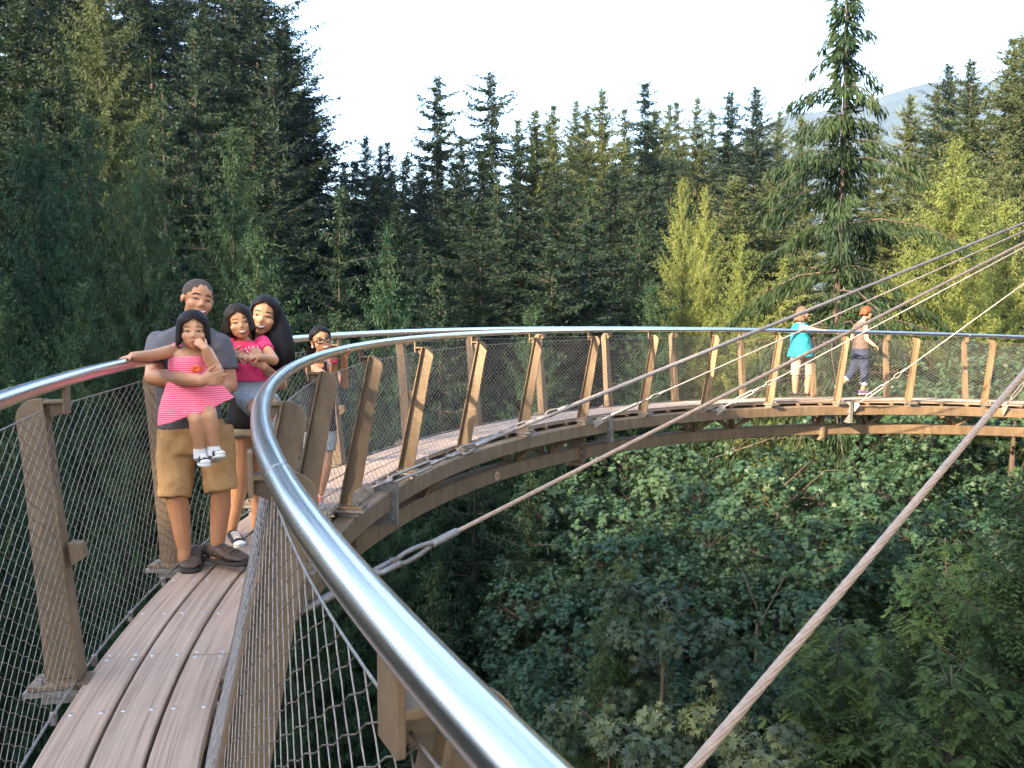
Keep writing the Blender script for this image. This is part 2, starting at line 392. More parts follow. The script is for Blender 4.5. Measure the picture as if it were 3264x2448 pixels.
# net: diamond wire mesh between the edge cable at the deck and the top cable
def netobj(side):
    ra, rt = (D_IN - 0.03, TOP_IN + 0.075) if side < 0 else (D_OUT + 0.03, TOP_OUT - 0.078)
    hb, ht = 0.005, TOP_H - 0.01
    dw, dh = 0.094, 0.058; slope = dh / dw
    ncell = int(round((ht - hb) / dh)); K = ncell * 2 + 1
    tot = (TB - TA) * ra; run = (ht - hb) / slope
    PS = []
    for fam in (1, -1):
        n0 = int(-run / dw) - 1; nn = int((tot + run) / dw) + 1
        s0 = np.arange(n0, nn) * dw
        hh = np.linspace(0, ht - hb, K); s = s0[:, None] + fam * hh[None, :] / slope
        zig = (np.arange(K) % 2) * 2 - 1
        s = s + zig[None, :] * (0.0030 if fam > 0 else 0.0065) * fam
        keep = (s[:, 0] > -run) & (s.min(1) > 0) & (s.max(1) < tot); s = s[keep]
        t = TA + s / ra; q = hh / (ht - hb)
        sag = 0.007 * np.sin(np.pi * ((t - T0) / DT % 1.0)) * q[None, :]
        Rr = ra + (rt - ra) * q[None, :] + side * 0.012 * np.sin(np.pi * q)[None, :] * np.sin(np.pi * ((t - T0) / DT % 1.0))
        if side > 0: Rr = Rr + 0.10 * np.exp(-((t + 0.02) / 0.07) ** 2) * np.sin(np.pi * q)[None, :] ** 1.2
        h = hb + hh[None, :] - sag * 1.6
        z = ZQ[0] + ZQ[1] * t + ZQ[2] * t * t + ZQ[3] * t ** 3 + BANK * (Rr - RMID) + h
        PS.append(np.stack([CX - Rr * np.cos(t), CY + Rr * np.sin(t), z], -1))
    V, F = np_tubes(np.concatenate(PS), 0.00145, 4)
    o = put(bpy.data.objects.new('wire_net', np_mesh('wire_net', V, F, M['net'], True))); COL.objects.link(o); tag(o, kind='stuff')
    # edge cables
    n = 340; ts = [TA + (TB - TA) * i / n for i in range(n + 1)]
    b = MB(); b.tube([W(t, ra, hb + 0.0) for t in ts], 0.006, 6); put(b.build('edge_cable', M['rope_grey'], None, True))
    sg = lambda t: 0.0112 * math.sin(math.pi * ((t - T0) / DT % 1.0))
    b = MB(); b.tube([W(t, rt, ht - sg(t)) for t in ts], 0.0028, 6); put(b.build('top_cable', M['net'], None, True))
for side in (-1, 1): netobj(side)
# small painted test patch on the lower beam and eye bolts beside the deck edge
c = W(0.50, 10.598, -0.55); nrm = -radl(0.50)
b = MB(); b.tube([c, c + nrm * 0.002], 0.055, 20); put(b.build('paint_patch', M['label_ring']))
b = MB(); b.obox(c + nrm * 0.004, tang(0.5), ZUP, nrm, 0.028, 0.018, 0.0015); put(b.build('plate_label', M['label']))
t = -0.164 - 12 * JS
while t < 0.7:
    if t > TA:
        for rr in (D_OUT + 0.03, D_IN - 0.03):
            b = MB(); c = W(t, rr, 0.0); b.obox(c + ZUP * -0.012, radl(t), tang(t), ZUP, 0.012, 0.009, 0.026); put(b.build('eye_clip', M['galv'], None, False, 0.004))
    t += JS

# ================================================================ stay cables to the rock anchor
ANCHOR = at(3870, 466, 12.8)
def rope_strands(parent, a, b, r, m, ns=7, pitch=0.20, step=0.02):
    a, b = Vector(a), Vector(b); L = (b - a).length; d = (b - a) / L
    u = d.cross(ZUP).normalized(); v = d.cross(u); K = int(L / step) + 1
    s = np.linspace(0, L, K); P = []
    A, D, U, V_ = (np.array(x) for x in (a, d, u, v))
    rs = r * 0.44
    for k in range(ns):
        ph = 2 * math.pi * k / ns + s / pitch * 2 * math.pi / ns * 2.2
        P.append(A + D * s[:, None] + (r - rs) * (np.cos(ph)[:, None] * U + np.sin(ph)[:, None] * V_))
    V, F = np_tubes(np.array(P), rs, 6)
    o = bpy.data.objects.new('rope', np_mesh('rope', V, F, m, True)); link(o, parent); o.matrix_parent_inverse = parent.matrix_world.inverted(); return o
def stay(lug, first, r, m, label, kind='turnbuckle', step=0.03):
    """lug: anchor point on the walkway, rope runs to ANCHOR"""
    lug = Vector(lug); root = empty('stay_cable', lug); tag(root, label, 'cable', 'stay cables of the walkway')
    bpy.context.view_layer.update()
    d = (ANCHOR - lug).normalized(); u = d.cross(ZUP).normalized(); v = u.cross(d)
    inv = Matrix.Translation(-lug)
    def P(b, n, mm, sm=False, bev=0.0):
        o = b.build(n, mm, root, sm, bev); o.matrix_parent_inverse = inv; return o
    # lug plate with pin
    b = MB(); loop = []
    for a in range(-90, 100, 20): loop.append(lug + d * 0.05 * math.cos(R_(a)) + v * 0.05 * math.sin(R_(a)) - u * 0.008)
    loop += [lug - d * 0.12 - v * -0.02 - v * 0.0 - u * 0.008, lug - d * 0.16 - v * 0.09 - u * 0.008]
    b.prism(loop, u * 0.016); b.cyl(lug - u * 0.035, lug + u * 0.035, 0.017, 10); P(b, 'lug_plate', M['galv'], False, 0.002)
    p = lug + d * 0.03
    if kind in ('turnbuckle', 'barrel'):
        b = MB(); b.tube([p, p + d * 0.16], 0.013, 8); P(b, 'threaded_rod', M['galv'], True)
        q = p + d * 0.14
        if kind == 'turnbuckle':
            b = MB(); L = 0.42
            for e in (-1, 1): b.tube([q, q + d * 0.05 + v * e * 0.026, q + d * (L - 0.05) + v * e * 0.026, q + d * L], [0.017, 0.012, 0.012, 0.017], 8)
            b.tube([q - d * 0.03, q + d * 0.04], 0.021, 6); b.tube([q + d * (L - 0.04), q + d * (L + 0.03)], 0.021, 6)
            P(b, 'turnbuckle', M['galv'], False)
        else:
            b = MB(); L = 0.42; b.tube([q, q + d * 0.02, q + d * (L - 0.02), q + d * L], [0.017, 0.026, 0.026, 0.017], 12); P(b, 'turnbuckle', M['galv'], True)
        b = MB(); b.tube([q + d * L, q + d * (L + 0.12)], 0.012, 8); P(b, 'threaded_rod', M['galv'], True)
        p = q + d * (L + 0.11)
    else:
        b = MB(); b.tube([p - d * 0.02, p + d * 0.05, p + d * 0.42, p + d * 0.60], [0.02, 0.03, 0.03, 0.02], 12); P(b, 'rod_end', M['galv'], True); p = p + d * 0.58
    sc = r / 0.015 * (1.4 if kind == 'rod' else 1.0)
    # jaw, thimble eye and swaged sleeve
    b = MB()
    for e in (-1, 1): b.tube([p, p + d * 0.05 * sc + u * e * 0.03 * sc, p + d * 0.14 * sc + u * e * 0.03 * sc], [0.018 * sc, 0.013 * sc, 0.015 * sc], 8)
    b.cyl(p + d * 0.125 * sc - u * 0.042 * sc, p + d * 0.125 * sc + u * 0.042 * sc, 0.014 * sc, 8); P(b, 'shackle', M['galv'], True)
    c = p + d * 0.12 * sc; Lh = 0.20 * sc; b = MB()
    w_ = (v * 0.8 + u * 0.6).normalized() if kind != 'turnbuckle' else v
    pts = [c + d * (Lh * 0.5 * (1 - math.cos(a))) + w_ * (0.05 * sc * math.sin(a) * (0.75 + 0.25 * math.cos(a))) for a in [2 * math.pi * i / 20 for i in range(21)]]
    b.tube(pts, 0.011 * sc, 8); P(b, 'thimble_eye', M['rope_grey'], True)
    q = c + d * (Lh - 0.01); b = MB(); b.tube([q - d * 0.01, q, q + d * 0.13 * sc, q + d * 0.14 * sc], [r * 1.2, r * 1.75, r * 1.75, r * 1.2], 12); P(b, 'sleeve', M['galv'], True)
    rope_strands(root, q + d * 0.1 * sc, ANCHOR, r, m, step=step)
    return root
def Rh(px, py, R):                                # pixel -> point on the cylinder of radius R about the circle's centre, far side from the centre
    r = ray(px, py); a = r.x ** 2 + r.y ** 2; bq = -2 * (r.x * CX + r.y * CY); c = CX ** 2 + CY ** 2 - R * R
    # camera is outside the small cylinder or inside; take the farther hit
    k = (-bq + math.sqrt(max(0, bq * bq - 4 * a * c))) / (2 * a); return r * k
stay(Rh(1172, 1560, 10.30), None, 0.0135, M['rope_grey'], 'stay cable starting lowest on the near beam, lower strand of the close pair')
stay(Rh(1535, 1406, 10.32), None, 0.0135, M['rope_grey'], 'stay cable anchored past the seventh inner post, upper strand of the close pair')
stay(Rh(1912, 1340, 10.32), None, 0.0115, M['rope_grey'], 'thin stay cable with pale barrel tensioner beside the beam splice', 'barrel')
stay(Rh(2302, 1300, 10.32), None, 0.0115, M['rope_grey'], 'thin stay cable with open turnbuckle below the woman in teal')
stay(Rh(2731, 1290, 10.32), None, 0.0115, M['rope_grey'], 'thin stay cable rising right beside the walking woman in jeans')
stay(Rh(3205, 1295, 10.32), None, 0.0115, M['rope_grey'], 'short steep stay cable fixed at the far right end of the beam')
stay(at(905, 1975, 5.25), None, 0.0165, M['rope'], 'thick tan stay cable with big eye and shackle passing under the near handrail', 'rod', 0.02)
g0 = at(2206, 2448, 2.25); stay(ANCHOR + (g0 - ANCHOR) * 1.10, None, 0.0170, M['rope'], 'thickest nearest rope slanting across the bottom right of the picture', 'rod', 0.012)
# ================================================================ terrain
def ground(x, y):
    g = -30.0
    g += 0.11 * max(0.0, y - 30)
    g += 0.42 * max(0.0, -x - 14 - 0.05 * max(0, y))
    g += 0.36 * max(0.0, x - 24 - 0.12 * max(0, y - 20))
    if y < 2: g += min(24.0, 0.9 * (2 - y))
    g += 1.2 * math.sin(x * 0.13 + 1.3) * math.cos(y * 0.11)
    return g
def terrain():
    xs = np.concatenate([-np.geomspace(6000, 130, 14), np.linspace(-120, 120, 61), np.geomspace(130, 6000, 14)])
    ys = np.concatenate([-np.geomspace(3000, 70, 10), np.linspace(-60, 180, 61), np.geomspace(190, 9000, 18)])
    V = []
    for y in ys:
        for x in xs:
            xx = max(-150, min(150, x)); yy = max(-60, min(200, y)); z = ground(xx, yy)
            far = max(0, math.hypot(x, y) - 220)
            V.append((x, y, z - 0.006 * min(far, 3000) - 0.3))
    nx = len(xs); F = [(j * nx + i, j * nx + i + 1, (j + 1) * nx + i + 1, (j + 1) * nx + i) for j in range(len(ys) - 1) for i in range(nx - 1)]
    o = bpy.data.objects.new('ground', np_mesh('ground', V, F, mat('forest_floor', (0.02, 0.026, 0.012), (0.05, 0.045, 0.025), 0.6, 0.95, 0, 0.4, 3.0, 0.1), True)); link(o); tag(o, kind='structure')
terrain()
def fbm1(x, seed):
    return sum(math.sin(x * f + seed * (1.7 + k)) / (k + 1) for k, f in enumerate((1.0, 2.3, 4.9, 9.7)))
def mountain(name, d, prof, depth, m, seed):
    """prof: list of (px, py) skyline points of the photo at distance d"""
    top = [at(px, py, d) for px, py in prof]; V = []; F = []; n = 90; r = 16
    xs = np.linspace(top[0].x, top[-1].x, n); zs = np.interp(xs, [p.x for p in top], [p.z for p in top])
    for j in range(r + 1):
        q = j / r
        for i in range(n):
            zz = zs[i] * (1 - q) + (-120) * q
            zz += (8 if j else 5) * fbm1(i * 0.7 + j * 0.9, seed + j * 0.3) * (0.4 + q)
            V.append((xs[i] * (1 - 0.25 * q), d - depth * q + 30 * fbm1(i * 0.4 + j * 1.1, seed + 3), zz))
    for j in range(r):
        for i in range(n - 1): F.append((j * n + i, j * n + i + 1, (j + 1) * n + i + 1, (j + 1) * n + i))
    # back side, so that it is a real ridge
    b0 = len(V)
    for i in range(n): V.append((xs[i], d + depth, -150))
    for i in range(n - 1): F.append((b0 + i, b0 + i + 1, i + 1, i))
    o = bpy.data.objects.new(name, np_mesh(name, V, F, m, False)); link(o); tag(o, kind='structure')
mtn = mat('mountain_forest', (0.006, 0.013, 0.012), (0.022, 0.034, 0.028), 0.02, 0.95, 0, 1.0, 0.08, 12.0)
mountain('mountain', 2500, [(300, 900), (1500, 720), (2200, 560), (2480, 372), (2620, 345), (2760, 322), (2900, 285), (3040, 262), (3300, 250), (3900, 300), (4800, 420)], 1300, mtn, 2)

# rock face that carries the anchor of the stay cables (right of the frame)
def rock():
    V = []; F = []; ny, nz = 34, 40
    for j in range(nz + 1):
        z = -34 + 44 * j / nz
        for i in range(ny + 1):
            y = -9 + 21.8 * i / ny; e = min(1.0, (12.8 - y) / 1.2)
            x = ANCHOR.x + 0.25 + 0.5 * fbm1(y * 0.9 + z * 0.35, 1.0) + 0.35 * fbm1(z * 1.3 - y * 0.5, 4.0) + 2.8 * (1 - e) ** 2 + 0.03 * abs(z - ANCHOR.z) ** 1.2
            x = max(x, ANCHOR.x + 0.05 + 0.1 * max(0, 1.5 - math.hypot(y - ANCHOR.y, z - ANCHOR.z)))
            V.append((x, y, z))
    n = ny + 1
    F = [(j * n + i, j * n + i + 1, (j + 1) * n + i + 1, (j + 1) * n + i) for j in range(nz) for i in range(ny)]
    b0 = len(V)
    for (x, y, z) in V[:b0]: V.append((max(x + 2, 24), y, z))
    F += [tuple(b0 + k for k in reversed(f)) for f in F[:]]
    rim = [i for i in range(n)] + [j * n + ny for j in range(1, nz + 1)] + [nz * n + i for i in range(ny - 1, -1, -1)] + [j * n for j in range(nz - 1, 0, -1)]
    F += [(rim[k], b0 + rim[k], b0 + rim[(k + 1) % len(rim)], rim[(k + 1) % len(rim)]) for k in range(len(rim))]
    o = bpy.data.objects.new('rock_cliff', np_mesh('rock_cliff', V, F, mat('granite', (0.16, 0.15, 0.14), (0.33, 0.31, 0.28), 1.5, 0.9, 0, 0.8, 4, 0.15), False)); link(o); tag(o, kind='structure')
rock()

# ================================================================ foliage
def leaf_mat(name, c1, c2, trans=0.3, nscale=0.5, rough=0.65, tcol=None, hue=0.35):
    m = bpy.data.materials.new(name); t, b = nodes_of(m)
    v = coords(t, 'Object'); f = noise(t, v, nscale, 3, 0.6)
    oi = t.nodes.new('ShaderNodeObjectInfo'); mix = t.nodes.new('ShaderNodeMath'); mix.operation = 'MULTIPLY_ADD'
    t.links.new(oi.outputs['Random'], mix.inputs[0]); mix.inputs[1].default_value = hue
    sub = t.nodes.new('ShaderNodeMath'); sub.operation = 'SUBTRACT'; t.links.new(f, sub.inputs[0]); sub.inputs[1].default_value = hue / 2
    t.links.new(sub.outputs[0], mix.inputs[2])
    c = ramp(t, mix.outputs[0], [(0.3, c1), (0.7, c2)])
    t.links.new(c, b.inputs['Base Color']); b.inputs['Roughness'].default_value = rough; b.inputs['Specular IOR Level'].default_value = 0.18
    tr = t.nodes.new('ShaderNodeBsdfTranslucent'); mx = t.nodes.new('ShaderNodeMixShader'); mx.inputs[0].default_value = trans
    g = t.nodes.new('ShaderNodeMix'); g.data_type = 'RGBA'; g.blend_type = 'MULTIPLY'; g.inputs[0].default_value = 1.0
    t.links.new(c, g.inputs[6]); g.inputs[7].default_value = (*(tcol or (1.5, 1.6, 0.6)), 1); t.links.new(g.outputs[2], tr.inputs[0])
    t.links.new(b.outputs[0], mx.inputs[1]); t.links.new(tr.outputs[0], mx.inputs[2])
    t.links.new(mx.outputs[0], t.nodes['Material Output'].inputs[0]); return m
M['fir'] = leaf_mat('fir_needles', (0.006, 0.018, 0.012), (0.018, 0.033, 0.017), 0.18)
M['cedar'] = leaf_mat('cedar_sprays', (0.010, 0.033, 0.018), (0.036, 0.066, 0.028), 0.24, 1.1)
M['hemlock'] = leaf_mat('hemlock_needles', (0.008, 0.024, 0.014), (0.023, 0.044, 0.018), 0.22)
M['maple'] = leaf_mat('maple_leaves', (0.022, 0.052, 0.031), (0.046, 0.082, 0.040), 0.25, 0.8, 0.45)
M['maple_near'] = leaf_mat('big_maple_leaves', (0.034, 0.058, 0.038), (0.062, 0.082, 0.044), 0.25, 1.4, 0.42)
M['frond'] = leaf_mat('cedar_fronds', (0.022, 0.048, 0.017), (0.046, 0.076, 0.023), 0.25, 0.9)
M['cedar_fresh'] = leaf_mat('sunlit_cedar_sprays', (0.085, 0.110, 0.030), (0.142, 0.158, 0.044), 0.32)  # lit copy of the cedar foliage: yellow sunlight put into the leaf colour
M['fir_pale'] = leaf_mat('pale_fir_needles', (0.028, 0.044, 0.018), (0.066, 0.080, 0.028), 0.22)  # lighter, yellower copy of the fir needles, sunlit tone put into the colour
M['bark'] = mat('bark', (0.030, 0.021, 0.015), (0.070, 0.047, 0.032), 3.0, 0.95, 0, 0.8, 9.0, 0.03, vscale=(1, 1, 0.2))
M['bark_pale'] = mat('bark_pale', (0.028, 0.023, 0.019), (0.06, 0.05, 0.042), 3.0, 0.95, 0, 0.6, 9.0, 0.03, vscale=(1, 1, 0.2))

def norm(a): return a / (np.linalg.norm(a, axis=-1, keepdims=True) + 1e-9)
def kites(P, D, N, L, Wd):
    D = norm(D); Wv = norm(np.cross(D, N)); L = np.asarray(L)[:, None]; Wd = np.asarray(Wd)[:, None]
    V = np.stack([P, P + D * L * 0.45 + Wv * Wd / 2, P + D * L, P + D * L * 0.45 - Wv * Wd / 2], 1).reshape(-1, 3)
    F = np.arange(len(V)).reshape(-1, 4); return V, F
def branch_nodes(g, o, az, length, rise, droop, curl, n):
    """points along a branch: starts at o, goes out along az; rise = initial slope, droop = downward bend, curl = upturn at the tip"""
    q = np.linspace(0.0, 1.0, n)
    out = length * q * (1 - 0.06 * droop * q); up = length * (rise * q - droop * q ** 2 * 0.6 + curl * q ** 4 * 0.5)
    side = 0.10 * length * g.normal() * q ** 2
    d = np.array([math.cos(az), math.sin(az), 0]); s = np.array([-math.sin(az), math.cos(az), 0])
    return o + d * out[:, None] + s * side[:, None] + np.array([0, 0, 1]) * up[:, None]
class CT: pass
def conifer(name, H, Rm, seed, kind, nw, per, m, tw=(0.42, 0.10), dens=1.0, gap=0.0, bare=0.0, expo=0.85, rise=(0.35, -0.25), droop=0.35, curl=0.3, hang=0.3, jit=0.25, full=0.42):
    g = np.random.default_rng(seed); PP = []; DD = []; NN = []; LL = []; WW = []; WB = []
    for w_ in range(nw):
        f = (w_ + g.uniform(-.4, .4)) / nw; f = min(max(f, 0.0), 1.0)            # 0 = base of the crown, 1 = tip
        z = H * (bare + (1 - bare) * f); rr = Rm * (min(1.0, (1 - f) / full) ** expo) * (1.0 if f > 0.12 else 0.75 + 2 * f) * (1 - 0.12 * max(0, (1 - f) - full)) + 0.08
        nb = max(2, int(per * (0.5 + 0.5 * (1 - f)) + g.uniform(0, 1.2)))
        for k in range(nb):
            if g.random() < gap: continue
            L = rr * (1 + g.normal() * jit); L = max(0.25, min(L, rr * 1.45)); az = 2 * math.pi * (k + g.uniform(-.35, .35)) / nb + w_ * 2.4
            rs = rise[1] + (rise[0] - rise[1]) * f + g.normal() * 0.10
            n = max(3, int(L / 0.34 * dens) + 2)
            pts = branch_nodes(g, np.array([0, 0, z + g.uniform(-.3, .3)]), az, L, rs, droop * (1.15 - f * 0.7), curl, n)
            WB.append((pts, 0.012 * L + 0.01))
            ax = np.gradient(pts, axis=0); ax = norm(ax); q = np.linspace(0, 1, n)
            sd = norm(np.cross(ax, np.array([0, 0, 1.0])))
            per_node = 10 if kind != 'cedar' else 12
            for j in range(per_node):
                sgn = 1 if j % 2 else -1
                keep = (q > (0.10 + 0.12 * g.random()) * (1 - f)) if L > 1.0 else (q >= 0)
                pp = pts[keep] + ax[keep] * g.uniform(-.3, .3, (keep.sum(), 1)) + g.normal(0, 0.06, (keep.sum(), 3))
                if kind == 'fir':
                    dd = ax[keep] * g.uniform(0.35, 1.0, (keep.sum(), 1)) + sd[keep] * sgn * g.uniform(0.3, 1.0, (keep.sum(), 1)) + np.array([0, 0, 1.0]) * g.uniform(-hang - 0.45, 0.40, (keep.sum(), 1))
                elif kind == 'cedar':
                    dd = ax[keep] * g.uniform(0.2, 0.9, (keep.sum(), 1)) + sd[keep] * sgn * g.uniform(0.1, 0.9, (keep.sum(), 1)) + np.array([0, 0, 1.0]) * g.uniform(-hang - 0.7, 0.15, (keep.sum(), 1))
                else:
                    dd = ax[keep] * g.uniform(0.1, 0.8, (keep.sum(), 1)) + sd[keep] * sgn * g.uniform(0.1, 0.9, (keep.sum(), 1)) + np.array([0, 0, 1.0]) * g.uniform(-hang - 0.9, 0.05, (keep.sum(), 1))
                nn = np.array([0, 0, 0.55]) + g.normal(0, 0.8, (keep.sum(), 3))
                tap = (1.15 - 0.65 * q[keep])
                PP.append(pp); DD.append(dd); NN.append(nn); LL.append(tw[0] * g.uniform(0.6, 1.35, keep.sum()) * tap * (0.6 + 0.4 * min(1, L / 2))); WW.append(tw[1] * g.uniform(0.6, 1.4, keep.sum())); LL[-1] = LL[-1] * (0.55 + 0.45 * min(1.0, (1 - f) * 8))
    n = int(H * 90); zz = H * (bare + (1 - bare) * g.uniform(0.02, 1, n)); a = g.uniform(0, 6.28, n); rt = g.uniform(0.02, 0.16, n) * Rm * np.clip((H - zz) / H / full, 0.0, 1) ** 0.85
    PP.append(np.stack([rt * np.cos(a), rt * np.sin(a), zz], 1)); DD.append(np.stack([np.cos(a), np.sin(a), g.uniform(-.9, .5, n)], 1)); NN.append(g.normal(0, 1, (n, 3))); LL.append(g.uniform(.7, 1.3, n) * tw[0]); WW.append(g.uniform(.7, 1.3, n) * tw[1])
    # leader
    zt = H * (1 - 0.025 * g.random(24)); n = 24
    PP.append(np.stack([g.normal(0, .05, n), g.normal(0, .05, n), zt], 1)); DD.append(np.stack([g.normal(0, .8, n), g.normal(0, .8, n), g.uniform(-.1, .9, n)], 1)); NN.append(g.normal(0, 1, (n, 3))); LL.append(np.full(n, tw[0] * .5)); WW.append(np.full(n, tw[1] * .6))
    V, F = kites(np.concatenate(PP), np.concatenate(DD), np.concatenate(NN), np.concatenate(LL), np.concatenate(WW))
    c = CT(); c.H = H; c.R = Rm; c.crown = np_mesh(name + '_crown', V, F, m)
    b = MB(); K = 14; wob = [(0.12 * fbm1(i * .5, seed) * (i / K) * (1 - i / K), 0.12 * fbm1(i * .5, seed + 5) * (i / K) * (1 - i / K)) for i in range(K + 1)]
    r0 = 0.011 * H
    b.tube([(wob[i][0], wob[i][1], H * i / K * 0.99) for i in range(K + 1)], [r0 * (1.25 if i == 0 else 1) * (1 - 0.97 * i / K) + 0.015 for i in range(K + 1)], 8)
    for pts, r in WB:
        if len(pts) > 3 and kind != 'cedar': b.tube([pts[0], pts[len(pts) // 2], pts[-1]], [r * 1.1, r * .6, r * 0.15], 3, False)
    c.trunk = b.mesh(name + '_trunk', M['bark'], True); return c
PROTO = {
 'fir1': conifer('fir', 40, 4.8, 11, 'fir', 70, 10, M['fir'], (0.44, 0.080), 1.75, 0.06, 0.05, 0.64, (0.25, -0.28), 0.34, 0.28, 0.30, 0.22),
 'fir2': conifer('fir', 40, 4.4, 12, 'fir', 64, 10, M['fir'], (0.46, 0.082), 1.75, 0.10, 0.08, 0.62, (0.20, -0.32), 0.38, 0.25, 0.35, 0.26),
 'fir3': conifer('fir', 40, 5.2, 13, 'fir', 72, 10, M['fir'], (0.44, 0.080), 1.6, 0.05, 0.03, 0.68, (0.30, -0.20), 0.34, 0.30, 0.25, 0.20),
 'open': conifer('open_fir', 40, 4.4, 14, 'fir', 46, 9, M['fir'], (0.46, 0.095), 1.9, 0.20, 0.16, 0.58, (0.10, -0.30), 0.25, 0.42, 0.25, 0.32),
 'cedar1': conifer('cedar', 30, 4.6, 21, 'cedar', 104, 11, M['cedar'], (0.30, 0.040), 1.75, 0.0, 0.02, 0.84, (0.35, -0.05), 0.42, 0.45, 0.75, 0.13),
 'cedar2': conifer('cedar', 30, 4.2, 22, 'cedar', 104, 11, M['cedar'], (0.28, 0.038), 1.75, 0.0, 0.02, 0.80, (0.40, 0.0), 0.42, 0.45, 0.8, 0.16),
 'hem': conifer('hemlock', 34, 4.8, 31, 'hemlock', 76, 8, M['hemlock'], (0.30, 0.055), 1.8, 0.04, 0.03, 0.80, (0.30, 0.0), 0.65, 0.15, 0.4, 0.2),
}
NT = [0]
GR = {}
def tree(kind, top, radius, label, group=None, name=None, base=None, cat='tree', rot=None, leaf=None):
    p = PROTO[kind]; gz = ground(top.x, top.y) if base is None else base; h = max(4.0, top.z - gz)
    root = empty(name or {'f': 'fir_tree', 'o': 'fir_tree', 'c': 'cedar_tree', 'h': 'hemlock_tree', 'm': 'maple_tree', 'n': 'cedar_tree'}[kind[0]], (top.x, top.y, gz))
    sxy = radius / p.R; root.scale = (sxy, sxy, h / p.H); root.rotation_euler = (random.uniform(-.015, .015), random.uniform(-.015, .015), random.uniform(0, 6.28) if rot is None else rot)
    tag(root, label, cat, group)
    up = 0.0
    if kind[:3] in ('map', 'nea'):                        # broad crowns keep their proportions; a longer bare stem carries them
        up = max(0.0, h - p.H * sxy); root.scale = (1, 1, 1)
    for n, me in (('trunk', p.trunk), ('crown', p.crown)):
        o = bpy.data.objects.new(n, me); link(o, root)
        if up: o.location = (0, 0, up); o.scale = (sxy, sxy, sxy)
        if n == 'crown' and leaf: o.material_slots[0].link = 'OBJECT'; o.material_slots[0].material = M[leaf]
    if up > 0.2:
        b = MB(); r0 = ((0.034 * p.R + .03) if kind[0] == 'm' else 0.155) * sxy
        b.tube([(0, 0, up + 0.05), (0.1, 0.05, up * 0.5), (0, 0, -0.5)], [r0, r0 * 1.2, r0 * 1.5], 8); b.build('lower_trunk', M['bark_pale'], root, True)
    return root
# ---------------------------------------------------------------- hero hemlock: long arching branches with hanging curtains
def hero_hemlock():
    g = np.random.default_rng(5); H = 36.0; PP = []; DD = []; NN = []; LL = []; WW = []; WB = []
    z = H - 0.5; k = 0
    while z > 3.0:
        f = (H - z) / H                                           # 0 at the top
        rr = 0.45 + 15.5 * f ** 0.95; rr = min(rr, 8.4)
        nb = 4 if f < 0.08 else 6
        for j in range(nb):
            if g.random() < 0.12: continue
            L = rr * g.uniform(0.45, 1.15); az = 2 * math.pi * (j / nb) + k * 1.9 + g.normal() * 0.25
            n = max(4, int(L / 0.13)); pts = branch_nodes(g, np.array([0, 0, z + g.uniform(-.2, .2)]), az, L, 0.20 + g.normal() * 0.10, 0.62 + 0.25 * g.random(), 0.0, n)
            WB.append((pts, 0.010 * L + 0.012)); ax = norm(np.gradient(pts, axis=0)); sd = norm(np.cross(ax, np.array([0, 0, 1.0]))); q = np.linspace(0, 1, n)
            for s_ in range(15):
                keep = q > 0.08 + 0.15 * g.random(); c = keep.sum(); sgn = 1 if s_ % 2 else -1
                wid = 0.20 * L * (1 - q[keep]) ** 0.7 + 0.10
                off = sd[keep] * (sgn * g.uniform(0, 1, (c, 1)) * wid[:, None])
                dropd = -np.array([0, 0, 1.0]) * (g.uniform(0, 1, (c, 1)) ** 1.3 * (0.12 + 0.065 * L) * (0.4 + 0.6 * np.sin(np.pi * q[keep]))[:, None])
                PP.append(pts[keep] + off + dropd + g.normal(0, 0.05, (c, 3)) + ax[keep] * g.uniform(-.12, .12, (c, 1)))
                DD.append(ax[keep] * g.uniform(0.2, 0.9, (c, 1)) + sd[keep] * sgn * g.uniform(0, 0.6, (c, 1)) - np.array([0, 0, 1.0]) * g.uniform(0.2, 1.3, (c, 1)))
                NN.append(np.array([0, 0, 0.6]) + g.normal(0, 0.8, (c, 3))); LL.append(g.uniform(0.18, 0.40, c)); WW.append(g.uniform(0.035, 0.075, c))
        z -= g.uniform(0.5, 0.95) + 0.35 * f; k += 1
    # twigs close to the trunk
    n = 5200; zz = H * g.uniform(0.1, 1, n); a = g.uniform(0, 6.28, n); r = g.uniform(0.1, 0.5, n) * (0.5 + (H - zz) / H)
    PP.append(np.stack([r * np.cos(a), r * np.sin(a), zz], 1)); DD.append(np.stack([np.cos(a), np.sin(a), g.uniform(-1.6, .2, n)], 1)); NN.append(g.normal(0, 1, (n, 3))); LL.append(g.uniform(.3, .6, n)); WW.append(g.uniform(.06, .12, n))
    V, F = kites(np.concatenate(PP), np.concatenate(DD), np.concatenate(NN), np.concatenate(LL), np.concatenate(WW))
    c = CT(); c.H = H; c.R = 6.6; c.crown = np_mesh('hemlock_crown', V, F, leaf_mat('dark_hemlock_needles', (0.008, 0.022, 0.010), (0.026, 0.044, 0.014), 0.22))
    b = MB(); b.tube([(0.06 * fbm1(i, 2), 0.06 * fbm1(i, 7), H * i / 12) for i in range(13)], [0.36 * (1 - 0.95 * i / 12) + 0.02 for i in range(13)], 10)
    for pts, r in WB: b.tube([pts[0], pts[len(pts) // 3], pts[2 * len(pts) // 3], pts[-1]], [r * .8, r * .5, r * .3, r * .1], 4, False)
    c.trunk = b.mesh('hemlock_trunk', M['bark'], True); return c
PROTO['hhero'] = hero_hemlock(); PROTO['hhero'].R = 6.6

